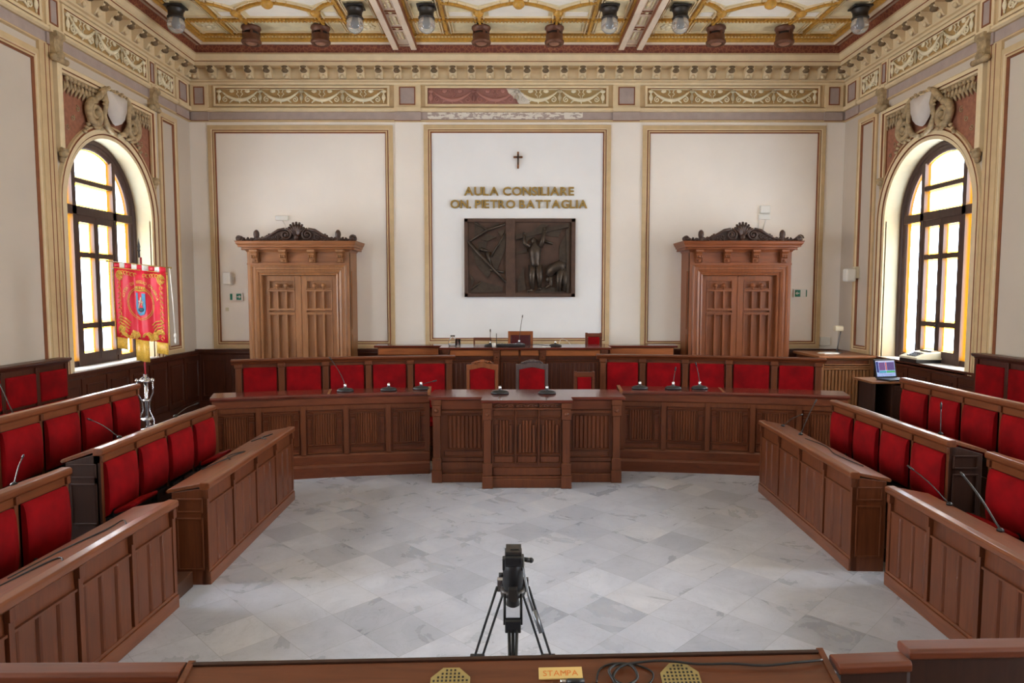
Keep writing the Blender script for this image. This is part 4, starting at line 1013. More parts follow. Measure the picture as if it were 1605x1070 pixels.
for a, c in ((-2.38, -1.3), (1.8, 2.94)): b = MB(fq); b.box(a, c, -.01, .02, zt-.17, zt-.05, ch=.006); b.build('wing_frieze_board', WD_ORA, t)
b = MB(fp)
for a, c, n_ in ((-1.04, -.31, 9), (-.17, .14, 4), (.18, .49, 4), (.62, 1.55, 11)): framed(b, a, c, .56, zt-.24, -.01, .014, .016); reeded(b, a+.03, c-.03, .6, zt-.27, -.01, n_, .008); b.box(a, c, -.02, .01, zt-.215, zt-.165)
b.build('front_panelling', WD_DX, t)
# ---- reeded corner cabinet
t = thing('corner_cabinet', 'reeded oak cabinet standing in the corner beside the laptop side door', 'cabinet', (5.96, 12.5, 0))
b = MB(); b.box(5.42, 6.46, 11.93, 13.05, 1.14, 1.185); b.build('cabinet_top', WD_DOORX, t, bevel=.01)
b = MB(); b.box(5.48, 6.42, 12.0, 13.0, 0, 1.14); b.build('body', WD_Z, t)
b = MB(lambda x, y, z: (x, 12.0-y, z)); b.box(5.48, 5.54, 0, .02, .0, 1.14); b.box(6.36, 6.42, 0, .02, 0, 1.14); reeded(b, 5.55, 6.35, .1, .93, 0, 13, .02); b.box(5.54, 6.36, 0, .02, 0, .1); framed(b, 5.55, 6.35, 1.02, 1.12, 0, .015, .03); b.box(5.54, 6.36, 0, .03, .94, .965); b.box(5.54, 6.36, 0, .03, .98, 1.0); b.build('front_panelling', WD_DOOR, t)
b = MB(lambda x, y, z: (5.48-y, x, z)); reeded(b, 12.05, 12.95, .1, .95, 0, 12, .015); framed(b, 12.05, 12.95, 1.0, 1.12, 0, .015, .02); b.build('side_panelling', WD_Z, t)
z = 1.185
t = thing('desk_lamp', 'small grey desk lamp on the corner cabinet', 'lamp', (6.03, 12.55, z))
b = MB(); b.lathe([(.09, 0), (.09, .012), (.02, .03), (0, .03)], (6.03, 12.55, z), 16); b.build('base', GREYM, t)
b = MB(); b.tube([(6.03, 12.55, z+.02), (6.06, 12.56, z+.22), (6.10, 12.56, z+.44)], .012, 8); b.build('stem', GREYM, t)
b = MB(); b.box(5.97, 6.12, 12.5, 12.62, z+.40, z+.50, ch=.02); b.build('lamp_head', BEIGEP, t, bevel=.01)
b = MB(); b.box(-.16, .16, -.1, .1, 0, .012); b.box(-.14, .15, -.1, .09, .012, .02); b.map = lambda X, Y, Z: (5.80+X*.95-Y*.25, 12.40+X*.25+Y*.95, z+Z); tag(b.build('paper_stack', WHITEP), 'thin stack of white papers on the corner cabinet', 'papers')
# ---- side table, laptop, adding machine
t = thing('side_table', 'small dark wooden stand carrying the open laptop, under the window', 'table', (5.38, 9.65, 0))
SX = .13
b = MB(lambda x, y, z: (x+SX, y, z)); b.box(4.90, 5.56, 9.42, 9.95, 1.03, 1.06); b.build('table_top', WD_DOORX, t, bevel=.006)
b = MB(lambda x, y, z: (x+SX, y, z)); b.box(4.95, 4.98, 9.47, 9.9, 0, 1.03); b.box(5.20, 5.23, 9.47, 9.9, 0, 1.03); b.box(5.49, 5.52, 9.47, 9.9, 0, 1.03); b.box(4.95, 5.52, 9.87, 9.9, 0, 1.03); b.box(4.95, 5.2, 9.47, 9.9, .5, .53); b.build('carcass', WD_D, t)
b = MB(lambda x, y, z: (x+SX, y, z)); b.box(5.235, 5.485, 9.455, 9.475, .08, 1.0); b.box(5.26, 5.46, 9.445, 9.457, .9, .94); b.build('door', WD_D, t)
t = thing('laptop', 'open black laptop with glowing lilac screen on the small stand', 'laptop', (5.42, 9.66, 1.06))
rt = lambda X, Y, Z: (5.42+X*math.cos(.25)-Y*math.sin(.25), 9.62+X*math.sin(.25)+Y*math.cos(.25), 1.06+Z)
b = MB(rt); b.box(-.19, .17, -.16, .08, 0, .022); b.cur = 1; b.box(-.17, .15, -.08, .06, .022, .024); b.box(-.06, .04, -.145, -.095, .022, .023); b.build('keyboard_base', [BLACK, DARKM], t)
r2 = lambda X, Y, Z: rt(X, .085+Y*.97+Z*.22, .02+Z*.97-Y*.22)
b = MB(r2); b.box(-.19, .17, .0, .015, 0, .27, ch=.004); b.build('lid', BLACK, t)
b = MB(r2); b.box(-.17, .15, -.003, .001, .02, .25); b.build('screen', SCREEN, t)
for x0_, x1_, z0_, z1_, cc in ((-.165, -.13, .08, .235, (40, 48, 110)), (-.12, -.02, .11, .225, (104, 70, 120)), (-.01, .01, .11, .225, (190, 90, 90)), (.015, .14, .11, .225, (84, 66, 120)), (-.12, -.01, .075, .10, (60, 150, 170)), (0, .14, .075, .10, (60, 160, 90)), (-.17, .15, .235, .25, (190, 190, 210))):
    b = MB(r2); b.box(x0_, x1_, -.0042, -.003, z0_, z1_); m_, nt_, bs_, N_, L_ = new_mat('screen_window'); bs_.inputs['Base Color'].default_value = (0, 0, 0, 1); bs_.inputs['Emission Color'].default_value = srgb(*cc); bs_.inputs['Emission Strength'].default_value = 1; b.build('screen_window', m_, t)
t = thing('adding_machine', 'beige and black adding machine on the marble window sill', 'machine', (6.62, 10.9, 1.184))
b = MB(); b.prism([(6.40, 0), (6.86, 0), (6.86, .06), (6.40, .06)], 0, .5, 'z') if False else b.box(6.38, 6.84, 10.68, 11.14, 1.184, 1.24); b.build('base', BLACK, t, bevel=.01)
b = MB(lambda x, y, z: (y, x, z)); b.extr([(6.38, 1.24), (6.38, 1.27), (6.55, 1.335), (6.84, 1.375), (6.84, 1.24)], 10.67, 11.15); b.build('housing', BEIGEP, t, bevel=.01)
b = MB()
for i in range(4):
    for j in range(5): b.box(6.42+.035*i, 6.445+.035*i, 10.76+.05*j, 10.79+.05*j, 1.285+.013*i, 1.305+.013*i)
b.box(6.66, 6.76, 10.75, 11.05, 1.35, 1.375); b.build('key', GREYM, t)
# ---- chairs between the desks
def fine_chair(label, x, y, w, ztop, wood_m, crest, zf, seat_h=.46):
    t = thing('armchair', label, 'chair', (x, y, zf)); fm = lambda X, Y, Z: (x+X, y+Y, zf+Z); h = ztop-zf
    b = MB(fm); hw = w/2
    for s in (-1, 1): b.box(min(s*hw, s*(hw-.045)), max(s*hw, s*(hw-.045)), -.0, .045, seat_h, h-.02)
    b.box(-hw+.04, hw-.04, 0, .04, seat_h+.02, seat_h+.1)
    top = [(-hw, h-.09)]+[(-hw+w*i/16, h-.03+(.035*math.cos((i/8-1)*PI/2) if crest else 0)) for i in range(17)]+[(hw, h-.09)]
    b.prism(top+[(hw-.045, h-.1), (0, h-.06 if crest else h-.1), (-hw+.045, h-.1)], -.005, .04, 'y'); b.build('back_frame', wood_m, t, bevel=.006)
    if crest:
        b = MB(fm); b.ball((0, .01, h+.02), (.07, .02, .035), 8)
        for s in (-1, 1): b.tube([(s*.03, .01, h+.03), (s*.10, .01, h+.015), (s*.16, .01, h-.005)], [.02, .016, .01], 6); b.tube(spiral(s*.10, h+.005, .03, 1.2, 0, s, -.01, 10), .008, 5)
        b.build('crest', wood_m, t)
    b = MB(fm); b.prism([(-hw+.05, seat_h+.1), (hw-.05, seat_h+.1), (hw-.05, h-.1)]+[(hw-.05-(w-.1)*i/8, h-.1+(.03*math.sin(PI*i/8) if crest else 0)) for i in range(1, 8)]+[(-hw+.05, h-.1)], -.012, .05, 'y'); b.build('back_cushion', VELVET, t, bevel=.012)
    b = MB(fm); b.box(-hw, hw, -.44, .02, seat_h-.08, seat_h-.02); b.build('seat_frame', wood_m, t, bevel=.006)
    b = MB(fm); b.box(-hw+.02, hw-.02, -.43, -.01, seat_h-.02, seat_h+.05); b.build('seat_cushion', VELVET, t, bevel=.025)
    for sx in (-1, 1):
        for sy in (-.41, .0):
            b = MB(fm); b.tube([(sx*(hw-.03), sy, seat_h-.08), (sx*(hw-.03), sy, .2), (sx*(hw-.03), sy, 0)], [.026, .02, .015], 8); b.build('leg', wood_m, t)
        if crest:
            b = MB(fm); b.tube([(sx*(hw-.02), .02, seat_h+.24), (sx*(hw+.0), -.2, seat_h+.25), (sx*(hw+.0), -.36, seat_h+.22), (sx*(hw-.0), -.38, seat_h-.05)], [.02, .022, .024, .02], 8); b.build('armrest', wood_m, t)
    return t
fine_chair('carved oak armchair with red velvet back, behind the central desk', -.41, 9.9, .46, 1.27, WD_DOOR2, True, .15)
fine_chair('dark greyed carved armchair with brighter red back, behind the central desk', .315, 9.9, .47, 1.275, WD_GREY, True, .15)
fine_chair('small plain chair with red back, behind central desk at its laptop side', 1.07, 9.8, .30, 1.18, WD_X, False, .15, .5)
fine_chair('small plain chair with red back against the wall behind the president desk', 1.585, 12.95, .32, 1.555, WD_X, False, .4, .6)
t = thing('president_chair', 'high chair with shiny dark mauve leather back behind the president desk', 'chair', (.19, 12.85, .4)); fm = lambda X, Y, Z: (.19+X, 12.85+Y, .4+Z)
b = MB(fm); b.sweep([(-.235, .55), (-.235, 1.17), (.235, 1.17), (.235, .55)], [(0, -.02), (-.0, .04), (-.045, .035), (-.05, -.02)], False); b.map = lambda X, Y, Z: (.19+X, 12.85-Y, .4+Z); b.box(-.235, .235, -.03, .03, 1.10, 1.17); b.build('back_frame', WD_ORA, t, bevel=.004)
b = MB(fm); b.box(-.19, .19, -.02, .05, .56, 1.11); b.build('back_cushion', LEATHER, t, bevel=.02)
b = MB(fm); b.box(-.23, .23, -.45, 0, .40, .5); b.build('seat_cushion', LEATHER, t, bevel=.03)
for sx in (-1, 1):
    for sy in (-.42, -.02):
        b = MB(fm); b.box(sx*.2-.02, sx*.2+.02, sy-.02, sy+.02, 0, .55 if sy > -.1 else .4); b.build('leg', WD_ORA, t)
t = thing('low_back_chair', 'low wooden chair back showing behind the microphones on the president desk', 'chair', (-.53, 12.9, .4)); fm = lambda X, Y, Z: (-.53+X, 12.9+Y, .4+Z)
b = MB(fm); b.box(-.17, -.14, 0, .03, .45, 1.04); b.box(.14, .17, 0, .03, .45, 1.04); b.box(-.17, .17, -.005, .03, 1.0, 1.045); b.box(-.14, .14, 0, .03, .62, .66); b.build('back_frame', WD_X, t, bevel=.005)
b = MB(fm); b.box(-.17, .17, -.4, .02, .42, .47); b.build('seat', WD_X, t, bevel=.01)
for sx in (-1, 1):
    for sy in (-.38, .0):
        b = MB(fm); b.box(sx*.15-.018, sx*.15+.018, sy-.018+.01, sy+.018+.01, 0, .42); b.build('leg', WD_X, t)
# ================================================================ TIERED SEATING ALONG BOTH SIDES
SIDE = {-1: 'banner side', 1: 'laptop side'}
def tmap(s):      # local: x = away from the hall's middle, y = towards the far wall; built for side s
    return (lambda x, y, z: (-x, y, z)) if s < 0 else (lambda x, y, z: (x, y, z))
def tier_desk(s, X, Y, zf, ztop, L, seats, bays, label, rot=0, depth=.30, zbase=0):
    """desk with its face to the hall. local: x outwards, y from 0 (far end) to -L, z"""
    t = thing('tier_desk', label, 'desk', (0, 0, 0), 'tiered council desks'); fm = tmap(s)
    def M(): return MB(fm)
    zl = zf-zbase
    # rounded front rail
    b = MB(lambda x, y, z: fm(y, x, z)); b.extr([(-.03, ztop-.012), (-.018, ztop), (.045, ztop), (.05, ztop-.01), (.05, ztop-.06), (-.012, ztop-.06), (-.03, ztop-.045)], -L-.012, .012); b.build('front_rail', WD_Y, t, bevel=.006)
    b = MB(lambda x, y, z: fm(y, x, z)); dr = .055 if not seats else (.09 if s < 0 else .08); b.extr([(.045, ztop-.035), (depth, ztop-dr-.03), (depth+.012, ztop-dr-.015), (depth, ztop-dr), (.045, ztop-.008)], -L, 0); b.build('desk_top', WD_TY, t, bevel=.003)
    b = MB(lambda x, y, z: fm(y, x, z)); b.box(-L+.02, -.02, .05, depth-.03, ztop-.30, ztop-.28); b.build('book_shelf', WD_D, t)
    b = M(); b.box(.02, .05, -L, 0, zbase, ztop-.06); b.build('front_board', WD_D if seats else WD_Z, t)
    for y0 in (-.035, -L):
        b = M(); b.prism([(.0, zbase), (depth-.03, zbase), (depth-.03, ztop-(.115 if seats else .08)), (.02, ztop-.045), (.0, ztop-.045)], y0, y0+.035, 'y'); o = 0 if y0 > -.1 else 1
        yy = y0+.035 if y0 > -.1 else y0; d = .008 if y0 > -.1 else -.008
        for z0, z1 in ((ztop-.24, ztop-.125), (zbase+.12, ztop-.28)):
            for (x0_, x1_, p, q) in ((.03, depth-.06, z0, z0+.015), (.03, depth-.06, z1-.015, z1), (.03, .045, z0, z1), (depth-.075, depth-.06, z0, z1)): b.box(x0_, x1_, min(yy, yy+d), max(yy, yy+d), p, q)
        b.build('end_panel', WD_D if seats else WD_Z, t, bevel=.003)
    w = L/bays
    if not seats:
        b = M(); b.box(-.015, .02, -L, 0, zbase, zbase+.10); b.box(-.005, .02, -L, 0, zbase+.10, zbase+.125); b.build('plinth', WD_Y, t, bevel=.004)
        for i in range(bays+1):
            y = -i*w; y = min(-.02, max(-L+.02, y)); b = M(); b.box(-.006, .02, y-.02, y+.02, zbase+.12, ztop-.06); b.box(-.016, .02, y-.022, y+.022, ztop-.13, ztop-.06, ch=.004); b.build('stile', WD_Z, t, bevel=.003)
        for i in range(bays):
            a, c = -(i+1)*w+.022, -i*w-.022; k = (c-a)/3
            b = M()
            b.box(.0, .02, a, c, ztop-.20, ztop-.185)
            for q in range(3):
                p0, p1 = a+q*k+.006, a+(q+1)*k-.006; m = .02
                P = [(.02, p0), (.006, p0+m*.5), (.0, p0+m), (.0, p1-m), (.006, p1-m*.5), (.02, p1)]; b.prism(P, zbase+.125, ztop-.20, 'z')
            b.build('boarded_panel', WD_Z, t)
    else:
        b = M(); b.box(.0, .02, -L, 0, ztop-.12, ztop-.06); b.build('head_rail', WD_Y, t)
        for i in range(bays+1):
            y = -i*w; y = min(-.018, max(-L+.018, y)); b = M(); b.box(-.004, .02, y-.016, y+.016, zl+.0+zbase-.2 if False else ztop-.66, ztop-.06); b.box(-.02, .02, y-.018, y+.018, ztop-.115, ztop-.06, ch=.004); b.build('stile', WD_Z, t, bevel=.003)
    R = math.radians(rot)
    place(t, (X, Y, 0), R*(-s) if False else R)
    return t
def tier_seat(s):
    """folding seat hung on a desk face: bulged velvet back, folded pad, iron bracket. local x outwards, y centre, z 0 = desk top"""
    t = thing('folding_seat', '', 'seat'); fm = tmap(s); hw = .215
    b = MB(fm); prof = [(.0, -.125), (-.03, -.13), (-.05, -.18), (-.062, -.30), (-.062, -.42), (-.05, -.50), (-.03, -.545), (.0, -.56)]
    k = len(prof); N_ = 8
    for i in range(N_+1):
        y = -hw+2*hw*i/N_; f = 1-.35*abs(i/N_*2-1)**3
        b.v += [(x*f, y, z) for x, z in prof]
    b.smooth = True
    for i in range(N_):
        for j in range(k-1): b.face([i*k+j, i*k+j+1, (i+1)*k+j+1, (i+1)*k+j])
    b.smooth = False; b.face(list(range(k))); b.face([N_*k+j for j in range(k)][::-1]); b.face([i*k for i in range(N_+1)]); b.face([i*k+k-1 for i in range(N_+1)][::-1])
    b.build('back_cushion', VELVET, t, fix=True)
    b = MB(fm); b.box(-.03, .0, -hw, hw, -.60, -.575); b.box(-.045, .01, -.02, .02, -.66, -.57); b.build('seat_bracket', BLACK, t)
    return t
def add_pad(t, s, open_=True):
    fm = tmap(s); hw = .2; b = MB(fm)
    if open_: b.prism([(-.21, -.495), (-.21, -.46), (-.05, -.515), (-.05, -.55)], -hw, hw, 'y')
    else: b.box(-.10, -.055, -hw+.01, hw-.01, -.60, -.36)
    b.build('seat_cushion', VELVET, t, bevel=.02)
    b = MB(fm)
    if open_: b.prism([(-.20, -.515), (-.20, -.498), (-.04, -.555), (-.04, -.57)], -hw+.02, hw-.02, 'y')
    b.box(-.04, .0, -hw+.03, -hw+.06, -.6, -.5); b.build('seat_frame', BLACK, t)
ORD = ['first', 'second', 'third', 'fourth']
protos = {}
def seats_for(s, X, Y, ztop, L, n, count, rot, rowname, blockname, openidx=()):
    w = L/n; R = math.radians(rot)
    for i in range(count):
        op = i in openidx; key = (s, op)
        if key not in protos: protos[key] = tier_seat(s); (add_pad(protos[key], s, True) if op else None); o = protos[key]
        else: o = copy_tree(protos[key])
        y = -(i+.5)*w; dx, dy = -y*math.sin(R), y*math.cos(R)
        place(o, (X+dx, Y+dy, ztop), R)
        tag(o, 'red folding seat%s, %s from far end, %s row, %s block, %s' % (' with lowered pad' if op else '', ORD[i], rowname, blockname, SIDE[s]), 'seat', 'red folding seats, %s row, %s block, %s' % (rowname, blockname, SIDE[s]))
# left (banner) side
for s, rows in ((-1, [(-2.415, 7.47, 0, .82, 2.23, 0, 4, 1.0, 'front', 'far', 0, 0, ()), (-3.20, 7.28, .12, 1.09, 2.03, 4, 4, 0, 'middle', 'far', 4, 0, (0, 3)), (-4.0, 7.28, .36, 1.325, 2.03, 4, 4, 0, 'upper', 'far', 4, 0, ()),
                      (-2.44, 4.86, 0, .80, 2.1, 0, 4, -1.5, 'front', 'near', 0, 0, ()), (-3.20, 4.86, .12, 1.04, 2.05, 4, 4, -1, 'middle', 'near', 3, 0, (0,))]),
                (1, [(2.885, 7.76, 0, .835, 2.27, 0, 4, -1.9, 'front', 'far', 0, 0, ()), (3.61, 7.57, .12, 1.10, 2.09, 4, 4, -.8, 'middle', 'far', 4, 0, (0,)), (4.36, 7.53, .36, 1.355, 2.05, 4, 4, 0, 'upper', 'far', 4, 0, ()),
                     (2.965, 5.24, 0, .79, 2.2, 0, 4, -2.2, 'front', 'near', 0, 0, ()), (3.77, 5.29, .12, 1.05, 2.05, 4, 4, -1.5, 'middle', 'near', 3, 0, (0,))])):
    for (X, Y, zf, ztop, L, ns, bays, rot, rn, bn, cnt, _, op) in rows:
        kind = 'boarded front' if not ns else 'red seats on its face'
        tier_desk(s, X, Y, zf, ztop, L, ns, bays, 'oak tier desk with %s, %s row, %s block, %s' % (kind, rn, bn, SIDE[s]), rot, zbase=0 if not ns else {.12: .36, .36: .60}[zf])
        if cnt: seats_for(s, X, Y, ztop, L, 4, cnt, rot, rn, bn, op)
# stepped wooden floors under the rows
def steps(s, blocks, wall, yw):
    zz = (.12, .36, .60); nm_ = ('lowest', 'middle', 'top')
    def bx(a, c, y0, y1, z, lab):
        b = MB(); b.box(min(a, c), max(a, c), y0, y1, 0, z); o = b.build('tier_step', WD_FLOOR); tag(o, lab+', '+SIDE[s], 'step', 'stepped platforms under the seats')
    for bi, (y0, y1, x1, x2, x3, ya) in enumerate(blocks):
        bn = ('far', 'near')[bi]
        for q, (a, c) in enumerate(((x1, x2), (x2, x3), (x3, wall))): bx(a, c, y0, y1, zz[q], 'dark wooden tier step, %s level, %s block' % (nm_[q], bn))
        if ya: bx(x1-s*.27, x1, ya[0], ya[1], zz[0], 'small dark step in the aisle gap between the desks')
    bx(wall-s*.95, wall, blocks[0][1], yw, .60, 'dark wooden step along the wall under the padded bench')
steps(-1, ((4.86, 7.28, -2.76, -3.19, -3.99, (4.88, 5.21)), (2.2, 4.86, -2.80, -3.19, -3.99, None)), XL+.08, 9.25)
steps(1, ((5.30, 7.55, 3.20, 3.60, 4.35, None), (2.4, 5.30, 3.29, 3.77, 4.35, None)), XR-.08, 9.2)
# wall benches on the top tier
def side_bench(s, X, Y0, L, ztop, label, n):
    t = thing('padded_bench', label, 'bench', (0, 0, 0), 'wall benches on the top tier'); fm = tmap(s); M = lambda: MB(fm); w = L/n
    b = MB(lambda x, y, z: fm(y, x, z)); b.extr([(-.06, ztop), (-.07, ztop-.015), (-.06, ztop-.035), (-.03, ztop-.05), (-.01, ztop-.075), (.12, ztop-.075), (.12, ztop)], -L-.02, .02); b.build('top_rail', WD_DX, t)
    b = M(); b.box(.0, .06, -L, 0, .6, ztop-.07); b.build('back_board', WD_DX, t)
    for i in range(n+1):
        y = min(-.03, max(-L+.03, -i*w)); b = M(); b.box(-.03, .0, y-.03, y+.03, .85, ztop-.07); b.build('stile', WD_DX, t, bevel=.004)
    for i in range(n):
        b = M(); b.box(-.04, .0, -(i+1)*w+.04, -i*w-.04,   .90, ztop-.14); b.build('back_cushion', VELVET, t, bevel=.018)
    b = MB(lambda x, y, z: fm(y, x, z)); b.box(-L, 0, -.36, 0, .6, .80); b.build('seat_box', WD_DX, t)
    for i in range(n):
        b = M(); b.box(-.36, -.03, -(i+1)*w+.02, -i*w-.02, .80, .87); b.build('seat_cushion', VELVET, t, bevel=.02)
    place(t, (X, Y0, 0))
side_bench(-1, -6.02, 9.22, 2.4, 1.42, 'dark wall bench with red cushions against the banner side wall', 4)
side_bench(1, 6.28, 9.14, 2.4, 1.485, 'dark wall bench with red cushions against the laptop side wall', 4)
# ================================================================ MICROPHONES
G = 'black table microphones'
zt = 1.047
def M_(label, x, y, z, tip, **k): gooseneck('microphone', label, x, y, z, tip, group=G, **k)
M_('black microphone with long leaning stem on the banner side curved desk', -2.10, 8.62, zt, (-.17, .0, .40))
M_('black microphone with low base on the banner side curved desk, middle one', -1.56, 8.69, zt, None)
M_('black microphone on banner side curved desk, beside the central desk', -1.16, 8.80, zt, (.16, .02, .10))
M_('black microphone on laptop side curved desk, beside the central desk', 1.69, 8.84, zt, None)
M_('black microphone with short stem on the laptop side curved desk, middle one', 2.12, 8.82, zt, (.035, .05, .24))
M_('black microphone with leaning stem on the laptop side curved desk, farthest out', 2.47, 8.84, zt, (-.035, .05, .30))
M_('black microphone on central desk, before the carved oak armchair', -.13, 8.42, zt, None, base=.09)
M_('black microphone on central desk, before the greyed armchair', .455, 8.42, zt, None, base=.09)
M_('black microphone beside black mixer on the president desk, banner side', -.36, 12.1, 1.346, (-.0, .1, .26))
M_('black microphone with upright stem before the president chair', .16, 12.35, 1.346, (.06, .25, .50))
M_('black microphone on president desk, laptop side', .80, 12.1, 1.346, None, base=.09)
def thin_mic(label, p, q, r=.0045):
    dz = .04 if 'near block' in label and 'front' in label else (.026 if 'front desk' in label else .053); p = (p[0], p[1], p[2]-dz)
    t = thing('gooseneck_microphone', label, 'microphone', p, 'thin microphones on the tier desks'); P, Q = Vector(p), Vector(q)
    b = MB(); b.lathe([(.022, 0), (.022, .012), (.010, .022), (0, .022)], p, 12); b.build('base', BLACK, t)
    pts = [P+(Q-P)*k+Vector((0, 0, .02*math.sin(PI*k))) for k in (0, .15, .3, .45, .6, .8, 1)]; pts[0] = P+Vector((0, 0, .01))
    b = MB(); b.tube(pts, r, 6); b.build('stem', DARKM, t); d = (pts[-1]-pts[-2]).normalized()
    b = MB(); b.tube([pts[-1]-d*.01, pts[-1]+d*.03, pts[-1]+d*.055], [.006, .009, .006], 8); b.build('head', BLACK, t)
thin_mic('thin microphone leaning before the far wall cushion, upper desk, banner side', (-4.2, 5.72, 1.32), (-4.42, 5.78, 1.68))
thin_mic('thin microphone lying low on the upper desk near photo edge, banner side', (-4.2, 5.50, 1.32), (-4.42, 5.42, 1.42))
thin_mic('thin microphone on far end of the middle desk, banner side', (-3.42, 6.9, 1.085), (-3.36, 7.22, 1.11))
thin_mic('thin microphone reaching back from the middle desk, far block, banner side', (-3.42, 5.9, 1.085), (-3.75, 6.05, 1.16))
thin_mic('thin microphone on middle desk, near block, banner side', (-3.40, 4.6, 1.035), (-3.55, 4.9, 1.10))
thin_mic('thin microphone rising before the first seat, front desk, laptop side', (3.06, 7.1, .83), (3.24, 7.2, 1.12))
thin_mic('thin microphone lying over far end of front desk, laptop side', (3.05, 7.55, .83), (3.3, 7.7, .9))
thin_mic('thin microphone upright on the middle desk, far block, laptop side', (3.82, 5.98, 1.095), (3.84, 6.02, 1.27))
thin_mic('thin microphone leaning over front desk at far end, near block, laptop side', (3.22, 4.9, .785), (3.12, 5.2, .93))
thin_mic('long thin microphone leaning across front desk, near block, laptop side', (3.20, 4.35, .785), (3.20, 4.72, 1.0), .007)
def cable(label, pts, r=.006, mat=BLACK, name='cable', slope=None):
    if slope: pts = [(x, y, z-.004-.184*(abs(x-slope)-.045)) for x, y, z in pts]
    P = [Vector(p) for p in pts]; out = []
    for i in range(len(P)-1):   # catmull-rom
        a, b_, c, d = P[max(i-1, 0)], P[i], P[i+1], P[min(i+2, len(P)-1)]
        for k in range(5):
            t = k/5; out.append(.5*((2*b_)+(c-a)*t+(2*a-5*b_+4*c-d)*t*t+(3*b_-a-3*c+d)*t**3))
    out.append(P[-1]); b = MB(); b.tube(out, r, 6); return tag(b.build(name, mat), label, 'cable')
zz = .822
cable('thin black cable looped on the front desk top, far block, banner side', [(-2.52, 6.05, zz), (-2.6, 6.2, zz+.01), (-2.5, 6.35, zz), (-2.55, 6.1, zz+.01), (-2.66, 5.8, zz)], .005, slope=-2.40)
cable('thin black cable on the front desk top, far end, banner side', [(-2.5, 6.9, zz), (-2.58, 7.0, zz+.005), (-2.52, 7.15, zz), (-2.65, 6.9, zz)], .005, slope=-2.40)
cable('thin black cable looped on the near front desk top, banner side', [(-2.5, 4.35, .803), (-2.58, 4.45, .81), (-2.6, 4.3, .805), (-2.68, 4.0, .803), (-2.72, 3.6, .803)], .005, slope=-2.44)
cable('thin black cable crossing the near front desk top, banner side, towards the camera', [(-2.52, 3.75, .803), (-2.6, 3.82, .806), (-2.66, 3.6, .805), (-2.72, 3.2, .803)], .005, slope=-2.44)
cable('thin cable running over the front desk top, far block, laptop side', [(3.02, 6.9, .838), (3.1, 6.6, .838), (3.0, 6.2, .838), (3.05, 5.8, .838)], .005, slope=2.83)
# ================================================================ ON THE PRESIDENT DESK
zt = 1.346
t = thing('audio_mixer', 'flat black audio mixer on the president desk before the mauve chair', 'mixer', (.0, 12.08, zt))
b = MB(); b.box(-.24, .26, 11.98, 12.2, zt, zt+.04); b.build('case', BLACK, t, bevel=.008)
b = MB()
for i in range(9): b.lathe([(.009, 0), (.009, .014), (0, .014)], (-.2+.05*i, 12.03+.03*(i % 2), zt+.04), 8)
b.build('knob', SILVER, t)
tag((lambda b: (b.lathe([(.03, 0), (.035, .07), (.032, .07), (.027, .005), (0, .005)], (-.29, 11.92, zt), 14), b.build('paper_cup', WHITEP))[1])(MB()), 'small white paper cup on the president desk beside the mixer', 'cup')
t = thing('water_glass', 'tall clear glass catching light, banner side end of the president desk', 'glass', (-.93, 12.05, zt), 'clear glasses on the president desk')
b = MB(); b.lathe([(.0, 0), (.045, 0), (.05, .13), (.046, .13), (.042, .01), (0, .01)], (-.93, 12.05, zt), 20); b.build('bowl', CLEAR, t)
t = thing('glass_carafe', 'round clear glass carafe, banner side end of the president desk', 'carafe', (-1.03, 12.15, zt))
b = MB(); b.lathe([(.0, 0), (.07, 0), (.085, .06), (.06, .12), (.035, .16), (.045, .19), (.041, .19), (.031, .16), (.055, .12), (.08, .06), (.065, .006), (0, .006)], (-1.03, 12.15, zt), 24); b.build('bowl', CLEAR, t)
cable('thin white cable arching beside the laptop side microphone on president desk', [(.86, 12.1, zt+.01), (.9, 12.12, zt+.12), (1.0, 12.15, zt+.10), (1.08, 12.2, zt+.02)], .005, CABLEW)
cable('dark cable curling between mixer and microphone on the president desk', [(.3, 12.0, zt+.006), (.42, 11.95, zt+.04), (.55, 11.98, zt+.03), (.68, 12.05, zt+.006)], .005)
cable('thin stem of upright pen holder beside the mixer', [(-.25, 12.2, zt), (-.25, 12.2, zt+.1), (-.25, 12.2, zt+.22)], .006, name='pen')
b = MB(); b.box(.56, .70, 11.86, 11.96, zt, zt+.012); tag(b.build('note_pad', WHITEP), 'small white note pad on the president desk front edge', 'note pad')
# ================================================================ BANNER ON ITS STAND
BX, BY = -4.46, 8.3
t = thing('banner_stand', 'chromed tripod banner stand with red wrapped pole beside the seats', 'stand', (BX, BY, 0))
b = MB(); b.tube([(BX, BY, .3), (BX, BY, 2.72)], .012, 8); b.build('pole', POLER, t)
b = MB(); b.tube([(BX-.02, BY, 2.72), (BX-.02, BY, 2.80)], .012, 8); b.lathe([(0, 0), (.02, .01), (.012, .03), (.018, .06), (.006, .12), (0, .17)], (BX-.02, BY, 2.79), 10); b.build('finial', DARKM, t)
for k in range(3):
    a = PI/2+.3+k*2*PI/3; c, s_ = math.cos(a), math.sin(a); P = lambda r, z: (BX+r*c, BY+r*s_, z)
    b = MB(); b.tube([P(.02, 1.27), P(.10, 1.22), P(.10, 1.08), P(.05, .98), P(.04, .86), P(.10, .74), P(.08, .55), P(.12, .4), P(.26, .12), P(.30, .02)], .009, 8); b.tube(spiral(0, 0, .05, 1, 0, 1), .001, 3) if False else None
    b.ball(P(.10, 1.23), .026, 8); b.ball(P(.11, .66), .03, 8); b.ball(P(.30, .025), .025, 8); b.build('leg', SILVER, t)
